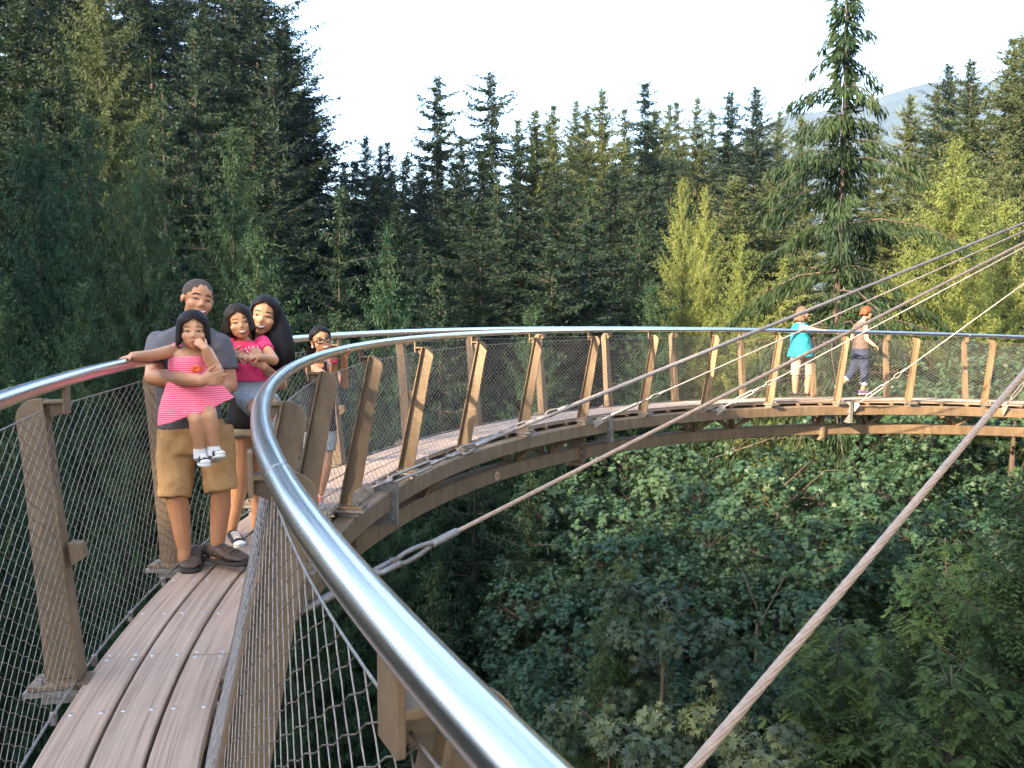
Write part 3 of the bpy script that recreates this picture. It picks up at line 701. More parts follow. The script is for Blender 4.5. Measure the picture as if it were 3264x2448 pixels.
# ---------------------------------------------------------------- near cedar with fern-like fronds
def near_cedar(seed, H=16.0, Rm=3.4):
    g = np.random.default_rng(seed); PP = []; DD = []; NN = []; LL = []; WW = []; WB = []
    z = H - 0.3; k = 0
    while z > 1.0:
        f = (H - z) / H; rr = 0.3 + Rm * 1.25 * f ** 0.8; rr = min(rr, Rm)
        for j in range(4 if f < 0.1 else 6):
            L = rr * g.uniform(0.6, 1.15); az = 2 * math.pi * j / 6 + k * 1.3 + g.normal() * 0.3
            n = max(4, int(L / 0.15)); pts = branch_nodes(g, np.array([0, 0, z]), az, L, 0.75 * (1 - f) + 0.12, 0.62, 0.45, n)
            WB.append((pts, 0.008 * L + 0.006)); ax = norm(np.gradient(pts, axis=0)); sd = norm(np.cross(ax, np.array([0, 0, 1.0]))); q = np.linspace(0, 1, n)
            for i in range(1, n):
                for sgn in (-1, 1):
                    fl = (0.20 + 0.42 * math.sin(math.pi * min(1, 0.15 + q[i] * 0.85)) * min(1, L / 1.5)) * g.uniform(0.7, 1.25)
                    d = norm(ax[i] * 0.7 + sd[i] * sgn * 0.9 - np.array([0, 0, 0.55]) + g.normal(0, 0.15, 3)); s2 = norm(np.cross(d, np.array([0, 0, 1.0]) + g.normal(0, 0.2, 3)))
                    m_ = 6; u = np.linspace(0.08, 1.0, m_)
                    p = pts[i] + d * (fl * u)[:, None] - np.array([0, 0, 1.0]) * (0.35 * fl * u ** 2)[:, None]
                    for e in (-1, 1):
                        PP.append(p); DD.append(d * 0.8 + s2 * e * 0.75 - np.array([0, 0, 0.5]) * u[:, None]); NN.append(np.cross(d, s2)[None, :] + g.normal(0, 0.25, (m_, 3)))
                        LL.append(0.19 * (1.15 - 0.6 * u) * g.uniform(0.7, 1.3, m_)); WW.append(np.full(m_, 0.055))
        z -= g.uniform(0.20, 0.34); k += 1
    V, F = kites(np.concatenate(PP), np.concatenate(DD), np.concatenate(NN), np.concatenate(LL), np.concatenate(WW))
    c = CT(); c.H = H; c.R = Rm; c.crown = np_mesh('cedar_crown', V, F, M['frond'])
    b = MB(); b.tube([(0.04 * fbm1(i, seed), 0.04 * fbm1(i, seed + 2), H * i / 12) for i in range(13)], [0.15 * (1 - 0.96 * i / 12) + 0.008 for i in range(13)], 8)
    for pts, r in WB: b.tube([pts[0], pts[len(pts) // 3], pts[2 * len(pts) // 3], pts[-1]], [r * 1.5, r * 1.1, r * .7, r * .3], 4, False)
    c.trunk = b.mesh('cedar_trunk', M['bark_pale'], True); return c
PROTO['near1'] = near_cedar(41); PROTO['near2'] = near_cedar(42, 16.0, 3.0)

# ---------------------------------------------------------------- bigleaf maples
def leaf_outline():
    tips = [(0.0, 1.0, 0), (38, 0.92, 1), (85, 0.72, 1)]; pts = [(0.0, -0.10)]
    seq = [(128, 0.38), (100, 0.30), (85, 0.74), (66, 0.42), (52, 0.56), (38, 0.95), (24, 0.55), (12, 0.66), (0, 1.0)]
    right = [(r * math.sin(R_(a)), r * math.cos(R_(a))) for a, r in seq]
    left = [(-x, y) for x, y in right[-2::-1]]
    return np.array([(0.0, -0.02)] + right + left)
LEAF = leaf_outline()
def maple(name, seed, size, leaf, ncl, per, m, H=12.0, flat=0.75):
    """size: crown half-extents; bunches of leaves at twig ends spread through the outer shell of the crown"""
    g = np.random.default_rng(seed); b = MB(); C = np.array([0, 0, H - size[2]])
    lim = []
    for i in range(9):
        a = 2 * math.pi * i / 9 + g.normal() * .3; e = g.uniform(0.1, 1.1)
        tip = C + np.array([math.cos(a) * math.cos(e) * size[0], math.sin(a) * math.cos(e) * size[1], math.sin(e) * size[2]]) * 0.85
        st = np.array([0, 0, H - size[2] * (1.7 - 0.15 * i)]); mid = (st + tip) / 2 + np.array([0, 0, 0.5 * size[2] * g.random()])
        lw = 0.0035 * size[0]; b.tube([st, st * .6 + mid * .4, st * .25 + mid * .75, mid * .75 + tip * .25], [lw * 1.5, lw * 1.2, lw * .8, lw * .25], 5); lim.append((mid, tip))
    b.tube([(0, 0, 0), (0.1, 0, H * 0.3), (-0.05, 0.05, H - size[2] * 1.6), (0, 0, H - size[2] * 0.6)], [0.034 * size[0] + .03, 0.030 * size[0] + .02, 0.024 * size[0] + .01, 0.008 * size[0]], 8)
    Vs = []; n0 = len(LEAF); nl = max(14, ncl // 34); LB = []
    for k in range(nl):                                   # boughs: each a small dome of leaf bunches with shade between them
        d = norm(g.normal(0, 1, 3)); d[2] = d[2] * 0.75 + 0.15; d = norm(d)
        LB.append((C + d * np.array(size) * g.uniform(0.45, 0.95), g.uniform(0.13, 0.26) * size[0], d))
    for c in range(ncl):
        lp, lr, ld = LB[g.integers(nl)]
        d = norm(g.normal(0, 1, 3) + ld * 0.6 + np.array([0, 0, 0.45]))
        p = lp + d * np.array([1.15, 1.15, 0.62]) * lr * g.uniform(0.7, 1.05)
        if c % 4 == 0: b.tube([lp - np.array([0, 0, 0.25 * lr]), p], [0.010, 0.004], 3, False)
        tw = norm(d + g.normal(0, .4, 3) + np.array([0, 0, .2]))
        for k in range(per):
            a = 2 * math.pi * k / per + g.normal() * .35
            s1 = norm(np.cross(tw, g.normal(0, 1, 3))); s2 = np.cross(tw, s1); o = s1 * math.cos(a) + s2 * math.sin(a)
            base = p + o * leaf * g.uniform(0.2, 0.8) + tw * leaf * g.uniform(-.6, .6)
            dirv = norm(o + np.array([0, 0, -0.30]) + d * 0.25 + g.normal(0, .25, 3))
            nrm = norm(np.array([0, 0, 1.0]) * flat + d * 0.6 + g.normal(0, .3, 3)); side = norm(np.cross(dirv, nrm)); nrm = np.cross(side, dirv)
            s = leaf * g.uniform(0.5, 1.3)
            x, y = LEAF[:, 0], LEAF[:, 1]; cup = -0.22 * (np.abs(x) ** 1.5) - 0.15 * y ** 2
            Vs.append(base + s * (side * x[:, None] + dirv * y[:, None] + nrm * cup[:, None]))
    V = np.concatenate(Vs); F = np.arange(len(V)).reshape(-1, n0)
    c = CT(); c.H = H; c.R = size[0]; c.crown = np_mesh(name + '_crown', V, F, m); c.trunk = b.mesh(name + '_trunk', M['bark'], True); return c
PROTO['maple1'] = maple('maple', 51, (4.6, 4.6, 4.2), 0.108, 2700, 8, M['maple'], 14, 1.0)
PROTO['maple2'] = maple('maple', 52, (4.0, 4.0, 3.6), 0.108, 2200, 8, M['maple'], 12, 1.0)
PROTO['maple3'] = maple('near_maple', 53, (2.0, 2.0, 2.6), 0.20, 360, 7, M['maple_near'], 12)

# ================================================================ planting (photo pixel of the tip, distance, crown radius)
def T(kind, px, py, d, r, label, group=None, **kw): return tree(kind, at(px, py, d), r * (1.0 if d > 40 else 0.9), label, group, **kw)
# left slope, tall trees whose tips leave the frame
T('fir3', -60, -330, 52, 5.6, 'tall fir at the left edge, sunlit tufts high up', 'tall trees on the left slope')
T('fir1', 130, -420, 58, 5.2, 'tall sunlit fir with hanging limbs near the top left corner', 'tall trees on the left slope')
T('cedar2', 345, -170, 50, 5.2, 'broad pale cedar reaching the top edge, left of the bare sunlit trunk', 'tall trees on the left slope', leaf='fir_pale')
T('open', 500, -240, 56, 5.0, 'fir with a bare orange sunlit stretch of trunk', 'tall trees on the left slope')
T('hem', 606, 62, 48, 4.0, 'hemlock with a slim golden spire top', 'tall trees on the left slope')
T('fir2', 742, -130, 54, 5.0, 'golden-lit fir just left of the dark pointed firs', 'tall trees on the left slope')
T('fir3', 845, -300, 62, 5.6, 'dark blue fir leaving the top edge beside the sky', 'tall trees on the left slope')
T('fir1', 930, 50, 57, 6.4, 'dark pointed fir that borders the white sky on its right', 'tall trees on the left slope')
T('fir3', 872, 160, 47, 3.0, 'pale young fir with upright tufts in front of dark firs', 'tall trees on the left slope')
T('fir2', 250, -300, 66, 5.5, 'shaded fir behind the broad pale cedar', 'tall trees on the left slope')
T('fir1', 660, -320, 70, 5.5, 'shaded fir filling the top edge behind the golden spire', 'tall trees on the left slope')
T('fir3', 1010, 330, 60, 5.0, 'dark fir on the right foot of the left slope', 'tall trees on the left slope')
T('fir1', 30, 0, 42, 4.6, 'dark fir at the left edge behind the cedars', 'tall trees on the left slope')
T('hem', 215, 130, 43, 4.4, 'dark hemlock between the left cedars and the tall firs', 'tall trees on the left slope')
T('hem', 520, 250, 42, 4.4, 'dark hemlock above the gap between the left cedars', 'tall trees on the left slope')
T('fir2', 800, 330, 42, 4.2, 'bluish fir above the man with the toddler', 'tall trees on the left slope')
for i, (px, py, d) in enumerate(((60, -380, 74), (190, -300, 78), (420, -320, 72), (575, -260, 76), (770, -330, 80), (300, -120, 62), (680, 40, 64), (900, 120, 72))):
    T(('fir1', 'fir3', 'fir2')[i % 3], px, py, d, 6.0, 'dark fir at the back of the left slope, %s' % ('first second third fourth fifth sixth seventh eighth'.split()[sorted([60, 190, 420, 575, 770, 300, 680, 900]).index(px)] + ' from the left'), 'back row of the left slope')
# cedars in the shade behind the family
T('cedar1', 105, 300, 31, 4.0, 'large shaded cedar at the far left of the cedar row', 'shaded cedars behind the family')
T('cedar2', 322, 362, 29, 3.3, 'shaded cedar, left one of the twin tips behind the man', 'shaded cedars behind the family')
T('cedar1', 445, 392, 28, 3.3, 'shaded cedar, right one of the twin tips behind the man', 'shaded cedars behind the family')
T('cedar2', 708, 400, 29, 3.2, 'single pointed shaded cedar above the two girls', 'shaded cedars behind the family')
T('hem', 1030, 590, 27, 3.8, 'hemlock with a small sunlit tip above the girl in glasses', 'shaded cedars behind the family')
T('cedar1', 1228, 715, 26, 3.3, 'cedar with a glowing tip right of the sunlit hemlock', 'shaded cedars behind the family')
T('cedar2', -30, 880, 21, 3.0, 'olive cedar cut by the left frame edge beside the handrail', 'shaded cedars behind the family')
for px, py, d, r, k, lab in ((200, 900, 24, 3.4, 'cedar1', 'low shaded cedar seen through the left net'), (560, 820, 25, 3.4, 'hem', 'low hemlock behind the man and toddler'), (860, 760, 25, 3.6, 'cedar2', 'low shaded cedar behind the woman with long hair'),
                        (1420, 820, 26, 3.6, 'hem', 'shaded hemlock behind the middle of the walkway'), (1080, 1000, 22, 3.2, 'cedar1', 'shaded cedar whose tip sits just at the handrail'), (1700, 976, 27, 3.0, 'cedar2', 'little cedar whose tip just tops the handrail')):
    T(k, px, py, d, r, lab, 'shaded cedars behind the family')
# far ridge of firs across the canyon
far = [(1160, 428, 92, 3.6, 'fir1'), (1212, 466, 84, 3.2, 'fir3'), (1247, 458, 80, 3.4, 'fir2'), (1276, 484, 72, 3.6, 'fir1'), (1483, 440, 86, 3.6, 'fir3'), (1632, 384, 78, 3.4, 'fir2'), (1690, 350, 70, 4.6, 'fir3'), (1746, 366, 88, 3.8, 'fir1'),
       (1782, 340, 94, 3.8, 'fir2'), (1822, 322, 98, 4.2, 'fir3'), (1879, 340, 82, 4.4, 'fir1'), (1931, 290, 74, 4.4, 'fir3'), (1985, 345, 96, 4.2, 'fir2'), (2088, 334, 88, 4.2, 'fir1'), (2120, 326, 99, 4.0, 'fir3'),
       (2178, 322, 94, 4.0, 'fir2'), (2226, 314, 90, 4.2, 'fir3'), (2265, 338, 100, 3.8, 'fir1'), (2479, 354, 96, 4.0, 'fir3'), (2579, 360, 84, 3.8, 'fir1'), (2780, 400, 92, 4.2, 'fir2'), (2892, 305, 76, 4.4, 'fir3'),
       (2985, 275, 78, 4.2, 'fir1'), (3121, 185, 66, 4.8, 'fir3'), (3190, 128, 70, 4.6, 'fir2'), (3227, 105, 64, 4.6, 'fir1'), (3290, 120, 60, 5.0, 'fir3'), (3350, 40, 66, 5.0, 'fir2'),
       (1330, 520, 66, 4.0, 'fir3'), (1440, 520, 62, 4.2, 'fir2'), (1540, 480, 64, 4.4, 'fir1'), (1120, 520, 66, 4.2, 'fir2')]
ORD = 'first second third fourth fifth sixth seventh eighth ninth tenth eleventh twelfth thirteenth fourteenth fifteenth sixteenth seventeenth eighteenth nineteenth twentieth'.split()
ORD += ['twenty-' + w_ for w_ in ORD[:9]] + ['thirtieth']
def ordinal(i, n): return ORD[i] + ' from the left' if i < n / 2 else (ORD[n - 1 - i] + ' from the right')
far += [(1690 + 62 * i, 405 + (i * 37 % 50), 104 + (i * 7 % 9), 4.0, ('fir1', 'fir2', 'fir3')[i % 3]) for i in range(13)] + [(1105 + 75 * i, 520 + (i * 31 % 40), 98, 4.0, ('fir3', 'fir1')[i % 2]) for i in range(7)]
far.sort()
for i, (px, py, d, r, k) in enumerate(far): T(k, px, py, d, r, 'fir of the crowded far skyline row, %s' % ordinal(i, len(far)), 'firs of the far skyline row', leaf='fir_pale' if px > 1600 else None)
T('open', 1383, 248, 68, 4.2, 'open ragged fir standing alone against the sky left of centre')
T('open', 1572, 232, 68, 4.4, 'tall ragged fir with bare gaps just right of the lone fir')
T('fir2', 2039, 268, 80, 4.6, 'pointed fir that tops the middle of the skyline row')
T('open', 2331, 286, 80, 4.0, 'thin-topped fir with a bare upper trunk')
T('fir3', 2418, 276, 76, 5.0, 'full dark fir beside the blue mountain gap')
T('fir3', 3043, 206, 72, 4.8, 'pointed fir on the right hillside above the yellow cedar')
# second, lower rows that close the wall of trees
mid = [(1180, 560, 58, 4.2), (1290, 640, 52, 4.2), (1400, 600, 54, 4.2), (1500, 640, 50, 4.2), (1600, 560, 56, 4.4), (1680, 620, 50, 4.2), (1780, 540, 58, 4.4), (1860, 600, 54, 4.4), (1950, 520, 60, 4.6), (2040, 560, 56, 4.4), (2130, 520, 62, 4.4),
       (2330, 560, 60, 4.4), (2450, 560, 62, 4.4), (2560, 600, 56, 4.4), (2850, 560, 60, 4.6), (2960, 520, 58, 4.6), (3100, 480, 54, 4.6), (3230, 420, 52, 4.6), (1340, 760, 40, 3.8), (1560, 740, 42, 3.8), (1760, 760, 40, 3.8), (1900, 720, 42, 4.0), (2060, 700, 44, 4.0)]
mid.sort()
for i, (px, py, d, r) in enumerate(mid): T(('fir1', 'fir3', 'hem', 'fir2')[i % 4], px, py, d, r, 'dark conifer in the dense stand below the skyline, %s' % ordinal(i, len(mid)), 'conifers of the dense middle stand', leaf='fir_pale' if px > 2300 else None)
# sunlit cedars on the right
T('cedar2', 2208, 572, 47, 2.5, 'narrow yellow-lit cedar cone left of the big hemlock', leaf='cedar_fresh')  # cedar_fresh: cedar foliage with yellow sunlight put into the leaf colour
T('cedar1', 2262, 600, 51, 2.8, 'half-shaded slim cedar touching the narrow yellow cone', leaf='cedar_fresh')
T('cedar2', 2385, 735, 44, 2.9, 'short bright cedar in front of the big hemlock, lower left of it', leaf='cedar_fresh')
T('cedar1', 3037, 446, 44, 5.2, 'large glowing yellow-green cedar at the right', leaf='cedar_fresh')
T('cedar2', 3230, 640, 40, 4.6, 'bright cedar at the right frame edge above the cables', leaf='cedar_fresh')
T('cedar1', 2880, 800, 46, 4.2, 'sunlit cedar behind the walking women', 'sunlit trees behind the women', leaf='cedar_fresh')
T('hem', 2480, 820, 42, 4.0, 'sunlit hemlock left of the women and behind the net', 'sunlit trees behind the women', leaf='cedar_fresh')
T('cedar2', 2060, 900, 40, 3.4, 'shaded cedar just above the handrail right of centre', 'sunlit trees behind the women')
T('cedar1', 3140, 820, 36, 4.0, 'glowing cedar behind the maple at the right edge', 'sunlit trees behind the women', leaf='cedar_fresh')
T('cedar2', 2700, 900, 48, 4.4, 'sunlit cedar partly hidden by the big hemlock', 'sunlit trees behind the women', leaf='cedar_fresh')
T('hhero', 2697, -45, 30, 7.2, 'huge solitary hemlock with drooping branches rising above the skyline', rot=0.6).rotation_euler = (0, 0, 0.6)
# maples and cedars below the walkway
T('maple1', 2120, 1300, 25, 5.2, 'bigleaf maple filling the gorge below the middle of the walkway', 'maples in the gorge')
T('maple2', 2520, 1345, 23, 4.8, 'bigleaf maple directly under the two women', 'maples in the gorge')
T('maple1', 1990, 1600, 20, 4.2, 'bigleaf maple lower left of the gorge centre', 'maples in the gorge')
T('maple2', 2400, 1700, 18, 3.8, 'dark bigleaf maple behind the thick stay rope', 'maples in the gorge')
T('maple1', 2930, 1120, 27, 4.8, 'maple right of the women with leaves against glowing foliage', 'maples in the gorge')
T('maple2', 3220, 1000, 24, 4.0, 'maple at the right edge level with the deck', 'maples in the gorge')
T('maple2', 1900, 1960, 15.5, 3.2, 'maple low in the gorge left of the big leaves', 'maples in the gorge')
T('maple3', 2150, 1800, 11.5, 1.25, 'near maple sapling with very large leaves at bottom centre', 'maple saplings')
T('maple3', 1960, 2130, 10.5, 1.1, 'low large-leaved maple sapling right of the near bracket', 'maple saplings')
T('maple3', 2320, 2150, 11, 1.2, 'large-leaved maple sapling crossed by the thick rope', 'maple saplings')
T('near2', 2020, 1790, 14, 1.2, 'thin young cedar poking out among the maples', 'young cedars in the gorge', name='cedar_sapling')
T('near1', 2982, 1725, 14, 3.0, 'young cedar with one sunlit branch, right of the thick rope', 'young cedars in the gorge')
T('near2', 2690, 1990, 11.5, 2.6, 'ferny cedar leaning into the bottom edge right of the rope', 'young cedars in the gorge')
T('near1', 3330, 1380, 12, 2.8, 'ferny cedar cut off by the right frame edge', 'young cedars in the gorge')
T('near2', 3060, 2100, 10, 2.4, 'ferny cedar at the bottom right corner', 'young cedars in the gorge')
T('hem', 1480, 1240, 24, 3.4, 'dark hemlock below the walkway left of the maples', 'dark conifers under the walkway')
T('cedar1', 1240, 1320, 21, 3.0, 'dark cedar behind the stay cable shackle', 'dark conifers under the walkway')
T('hem', 1640, 1500, 21, 2.8, 'dark hemlock at the left edge of the maples', 'dark conifers under the walkway')
T('cedar2', 900, 1330, 19, 2.8, 'dark cedar below the near deck', 'dark conifers under the walkway')
T('cedar2', 350, 1330, 18, 2.8, 'dark cedar deep behind the left net', 'dark conifers under the walkway')
T('cedar1', 40, 1300, 17, 2.6, 'dark cedar at the lower left behind the net', 'dark conifers under the walkway')
T('hem', 1420, 1800, 17, 2.6, 'dark low hemlock under the thick tan cable', 'dark conifers under the walkway')
T('cedar2', 650, 1400, 16, 2.6, 'dark cedar below the left deck edge', 'dark conifers under the walkway')
T('cedar1', 1700, 2150, 15, 2.2, 'dark low cedar right of the near handrail', 'dark conifers under the walkway')
T('maple1', 2700, 1560, 21, 4.4, 'maple below the right half of the walkway, behind the young cedars', 'maples in the gorge')
T('maple2', 2210, 2250, 14, 3.0, 'maple lowest in the gorge under the near saplings', 'maples in the gorge')
T('maple1', 2560, 2080, 15, 3.2, 'maple between the thick rope and the ferny cedars', 'maples in the gorge')
T('maple2', 3120, 1500, 19, 3.6, 'maple right of the thick rope under the deck end', 'maples in the gorge')
# forest behind the camera, on the side of the sun: it keeps the family and the gorge in shade
hs = Vector((SUN_DIR.x, SUN_DIR.y, 0)).normalized(); ns = Vector((hs.y, -hs.x, 0)) * (1 if hs.y * -0.66 - hs.x * 0.75 > 0 else -1); TE = SUN_DIR.z / math.hypot(SUN_DIR.x, SUN_DIR.y)
if ns.y < 0: ns = -ns
def shade(lat, D, zs, r, kind):
    p = ns * lat + hs * D; base = ground(p.x, p.y)
    tree(kind, Vector((p.x, p.y, zs + TE * D)), r, 'tall conifer standing behind the viewer, outside the picture', 'forest behind the viewer')
for lat, D, zs, r, k in ((-7, 24, 10, 4.6, 'cedar1'), (-3.0, 26, 11, 4.6, 'cedar2'), (0.5, 24, 11, 4.4, 'cedar1'), (3.2, 28, 13, 4.2, 'cedar2'), (-1.5, 33, 10, 4.8, 'cedar1'), (2.4, 36, 13, 4.6, 'cedar1'),
                         (9, 30, 4.6, 4.5, 'cedar1'), (12.5, 28, 4.6, 4.5, 'cedar2'), (16, 32, 4.6, 4.6, 'cedar1'), (20, 30, 4.6, 4.6, 'fir3'), (24, 32, 4, 5, 'cedar1'), (10.5, 36, 4.6, 4.6, 'cedar2'), (18, 38, 4.6, 4.8, 'cedar1'),
                         (28, 34, 14, 5, 'cedar2'), (33, 34, 17, 5, 'cedar1'), (38, 38, 18, 5.4, 'cedar2'), (43, 44, 15, 5.4, 'fir3'), (48, 48, 13, 5.4, 'cedar1'), (54, 52, 12, 5.6, 'fir1'), (30.5, 42, 15, 5, 'fir3'), (36, 44, 17, 5, 'cedar1'), (25.5, 36, 11, 4.6, 'cedar1'), (45.5, 40, 13, 5, 'cedar2')):
    shade(lat, D, zs, r, k)
# ================================================================ people
def skin_mat(name, c1, c2): return mat(name, c1, c2, 18, 0.48, 0, 0.05, 120, 0.002, spec=0.35, sss=0.12)
def cloth(name, c1, c2, scale=14, rough=0.85, bmp=0.35, bscale=26): return mat(name, c1, c2, scale, rough, 0, bmp, bscale, 0.010, spec=0.2)
M['skin_a'] = skin_mat('skin_warm', (0.45, 0.220, 0.115), (0.51, 0.262, 0.142))
M['skin_b'] = skin_mat('skin_tan', (0.38, 0.175, 0.090), (0.43, 0.212, 0.114))
M['skin_c'] = skin_mat('skin_light', (0.34, 0.185, 0.115), (0.40, 0.22, 0.14))
def hair_mat(name, c1, c2):
    m = bpy.data.materials.new(name); t, b = nodes_of(m); uv = t.nodes.new('ShaderNodeUVMap'); mp = t.nodes.new('ShaderNodeMapping'); mp.inputs['Scale'].default_value = (130, 1.5, 1)
    t.links.new(uv.outputs[0], mp.inputs['Vector']); n = noise(t, mp.outputs[0], 1.0, 4, 0.7)
    t.links.new(ramp(t, n, [(0.3, c1), (0.7, c2)]), b.inputs['Base Color']); b.inputs['Roughness'].default_value = 0.5; b.inputs['Specular IOR Level'].default_value = 0.14
    bump(t, b, n, 0.5, 0.004); return m
M['hair'] = hair_mat('black_hair', (0.003, 0.0025, 0.0025), (0.013, 0.010, 0.009))
M['hair_brown'] = hair_mat('dark_brown_hair', (0.006, 0.004, 0.003), (0.024, 0.015, 0.012))
M['hair_blond'] = hair_mat('light_brown_hair', (0.045, 0.028, 0.017), (0.125, 0.08, 0.05))
M['hair_red'] = hair_mat('red_hair', (0.055, 0.020, 0.008), (0.14, 0.052, 0.020))
M['buzz'] = mat('cropped_hair', (0.020, 0.015, 0.013), (0.06, 0.04, 0.032), 90, 0.8)
M['tee'] = cloth('grey_tee', (0.085, 0.083, 0.092), (0.115, 0.112, 0.122))
M['khaki'] = cloth('khaki_cotton', (0.34, 0.195, 0.082), (0.41, 0.245, 0.110))
M['pink'] = cloth('pink_jersey', (0.62, 0.035, 0.12), (0.72, 0.06, 0.16))
M['denim_pale'] = cloth('pale_denim', (0.24, 0.27, 0.30), (0.36, 0.38, 0.40), 40)
M['denim_dark'] = cloth('dark_denim', (0.015, 0.021, 0.045), (0.034, 0.045, 0.08), 30)
M['black'] = cloth('black_jersey', (0.008, 0.008, 0.010), (0.016, 0.015, 0.018))
M['beige'] = cloth('pale_shorts', (0.33, 0.30, 0.23), (0.42, 0.38, 0.30))
M['teal'] = cloth('turquoise_top', (0.010, 0.22, 0.28), (0.016, 0.28, 0.34))
M['cream'] = cloth('cream_trousers', (0.30, 0.245, 0.195), (0.38, 0.315, 0.255))
M['taupe'] = cloth('taupe_top', (0.075, 0.052, 0.046), (0.11, 0.08, 0.07))
M['leather'] = mat('brown_leather', (0.045, 0.028, 0.022), (0.085, 0.055, 0.042), 40, 0.55, 0, 0.3, 60)
M['dark_sole'] = mat('dark_rubber', (0.02, 0.018, 0.016), (0.035, 0.03, 0.028), 40, 0.8)
M['canvas'] = cloth('black_canvas', (0.018, 0.018, 0.024), (0.035, 0.035, 0.042), 60)
M['white'] = cloth('white_cotton', (0.58, 0.57, 0.56), (0.68, 0.67, 0.66), 40, 0.7, 0.15)
M['teeth'] = mat('teeth', (0.66, 0.62, 0.54), (0.72, 0.68, 0.6), 30, 0.3)
M['eye_white'] = mat('eye_white', (0.5, 0.46, 0.42), (0.56, 0.52, 0.48), 30, 0.25)
M['iris'] = mat('iris', (0.010, 0.006, 0.004), (0.02, 0.01, 0.007), 50, 0.2)
M['lip'] = mat('lip', (0.30, 0.075, 0.055), (0.36, 0.10, 0.07), 40, 0.4)
M['mouth'] = mat('mouth_inside', (0.03, 0.008, 0.006), (0.05, 0.012, 0.01), 40, 0.5)
M['nail'] = mat('pale_nail', (0.62, 0.52, 0.48), (0.68, 0.57, 0.53), 30, 0.25)
M['glasses'] = mat('glasses_frame', (0.012, 0.010, 0.010), (0.03, 0.022, 0.02), 50, 0.3)
M['orange'] = cloth('orange_flower', (0.75, 0.10, 0.03), (0.8, 0.16, 0.05))
M['shoe_grey'] = cloth('grey_mesh', (0.25, 0.24, 0.24), (0.36, 0.34, 0.34), 60)
M['shoe_pink'] = cloth('coral_fabric', (0.78, 0.09, 0.10), (0.82, 0.14, 0.14), 60)
M['purple'] = cloth('purple_fabric', (0.10, 0.05, 0.18), (0.15, 0.08, 0.24), 60)
def stripe_mat():
    m = bpy.data.materials.new('pink_stripes'); t, b = nodes_of(m); v = coords(t, 'Object')
    wv = t.nodes.new('ShaderNodeTexWave'); wv.wave_type = 'BANDS'; wv.bands_direction = 'Z'; wv.inputs['Scale'].default_value = 28.0; wv.inputs['Distortion'].default_value = 1.4; wv.inputs['Detail'].default_value = 2.0; wv.inputs['Detail Scale'].default_value = 0.35
    t.links.new(v, wv.inputs['Vector']); t.links.new(ramp(t, wv.outputs['Fac'], [(0.45, (0.86, 0.055, 0.13)), (0.65, (0.86, 0.30, 0.38))]), b.inputs['Base Color'])
    b.inputs['Roughness'].default_value = 0.85; bump(t, b, noise(t, v, 22, 4), 0.3, 0.01); return m
M['stripes'] = stripe_mat()

class Body:
    """collects overlapping solids that a voxel remesh fuses into one skin"""
    def __init__(s): s.b = MB()
    def limb(s, pts, rs, n=12):
        pts = [Vector(p) for p in pts]; s.b.tube(pts, list(rs), n)
        for p, r in zip(pts, rs): s.b.sphere(p, r * 0.995, n, 8)
        return s
    def cuff(s, pts, rs, n=14): s.b.tube([Vector(p) for p in pts], list(rs), n); return s      # flat ends
    def ell(s, c, rad, fr=None, n=14, m=10):
        k = len(s.b.v); s.b.sphere((0, 0, 0), 1.0, n, m); r, u, f = fr if fr else (Vector((1, 0, 0)), Vector((0, 0, 1)), Vector((0, -1, 0))); c = Vector(c)
        for i in range(k, len(s.b.v)):
            v = s.b.v[i]; s.b.v[i] = tuple(c + r * (v[0] * rad[0]) + u * (v[2] * rad[1]) + f * (v[1] * rad[2]))
        # orientation may flip: keep the faces outward
        if r.cross(u).dot(f) > 0:
            nf = [];
        return s
    def loft(s, secs, n=20):
        """secs: (centre, right, fwd, rx, rf[, wave])"""
        vs = []
        for i, sec in enumerate(secs):
            c, r, f, rx, rf = sec[:5]; wv = sec[5] if len(sec) > 5 else None; c = Vector(c)
            for k in range(n):
                a = 2 * math.pi * k / n; w_ = 1 + (wv(a) if wv else 0)
                ca, sa = math.cos(a), math.sin(a); p = 2.4
                q = (abs(ca) ** p + abs(sa) ** p) ** (-1 / p)
                vs.append(c + r * (rx * ca * q * w_) + f * (rf * sa * q * w_))
        N = len(secs); fs = [(i * n + k, i * n + (k + 1) % n, (i + 1) * n + (k + 1) % n, (i + 1) * n + k) for i in range(N - 1) for k in range(n)]
        fs += [tuple(range(n - 1, -1, -1)), tuple(range((N - 1) * n, N * n))]; s.b.add(vs, fs); return s
    def build(s, name, m, parent, voxel=0.006, smooth=3, label=None):
        fold = {'tee_shirt': .020, 'shorts': .024, 'dress': .016, 'top': .024, 'tank_top': .018, 'trousers': .03, 'jeans': .035, 'vest': .025}.get(name, 0)
        me = s.b.mesh(name, m, True); bm = bmesh.new(); bm.from_mesh(me); 
        bmesh.ops.recalc_face_normals(bm, faces=bm.faces); bm.to_mesh(me); bm.free()
        o = bpy.data.objects.new(name, me); link(o, parent); o.matrix_parent_inverse = Matrix.Translation(-Vector(parent.location))
        r = o.modifiers.new('remesh', 'REMESH'); r.mode = 'VOXEL'; r.voxel_size = voxel; r.use_smooth_shade = True
        if smooth: q = o.modifiers.new('smooth', 'SMOOTH'); q.factor = 0.5; q.iterations = smooth * 3 if smooth > 2 else smooth * 2
        if fold:
            tx = bpy.data.textures.get('folds') or bpy.data.textures.new('folds', 'CLOUDS'); tx.noise_scale = 0.085; tx.noise_depth = 2
            dp = o.modifiers.new('folds', 'DISPLACE'); dp.texture = tx; dp.texture_coords = 'LOCAL'; dp.strength = fold; dp.mid_level = 0.5
            q2 = o.modifiers.new('smooth2', 'SMOOTH'); q2.factor = 0.5; q2.iterations = 2
        if label: o['label'] = label
        return o
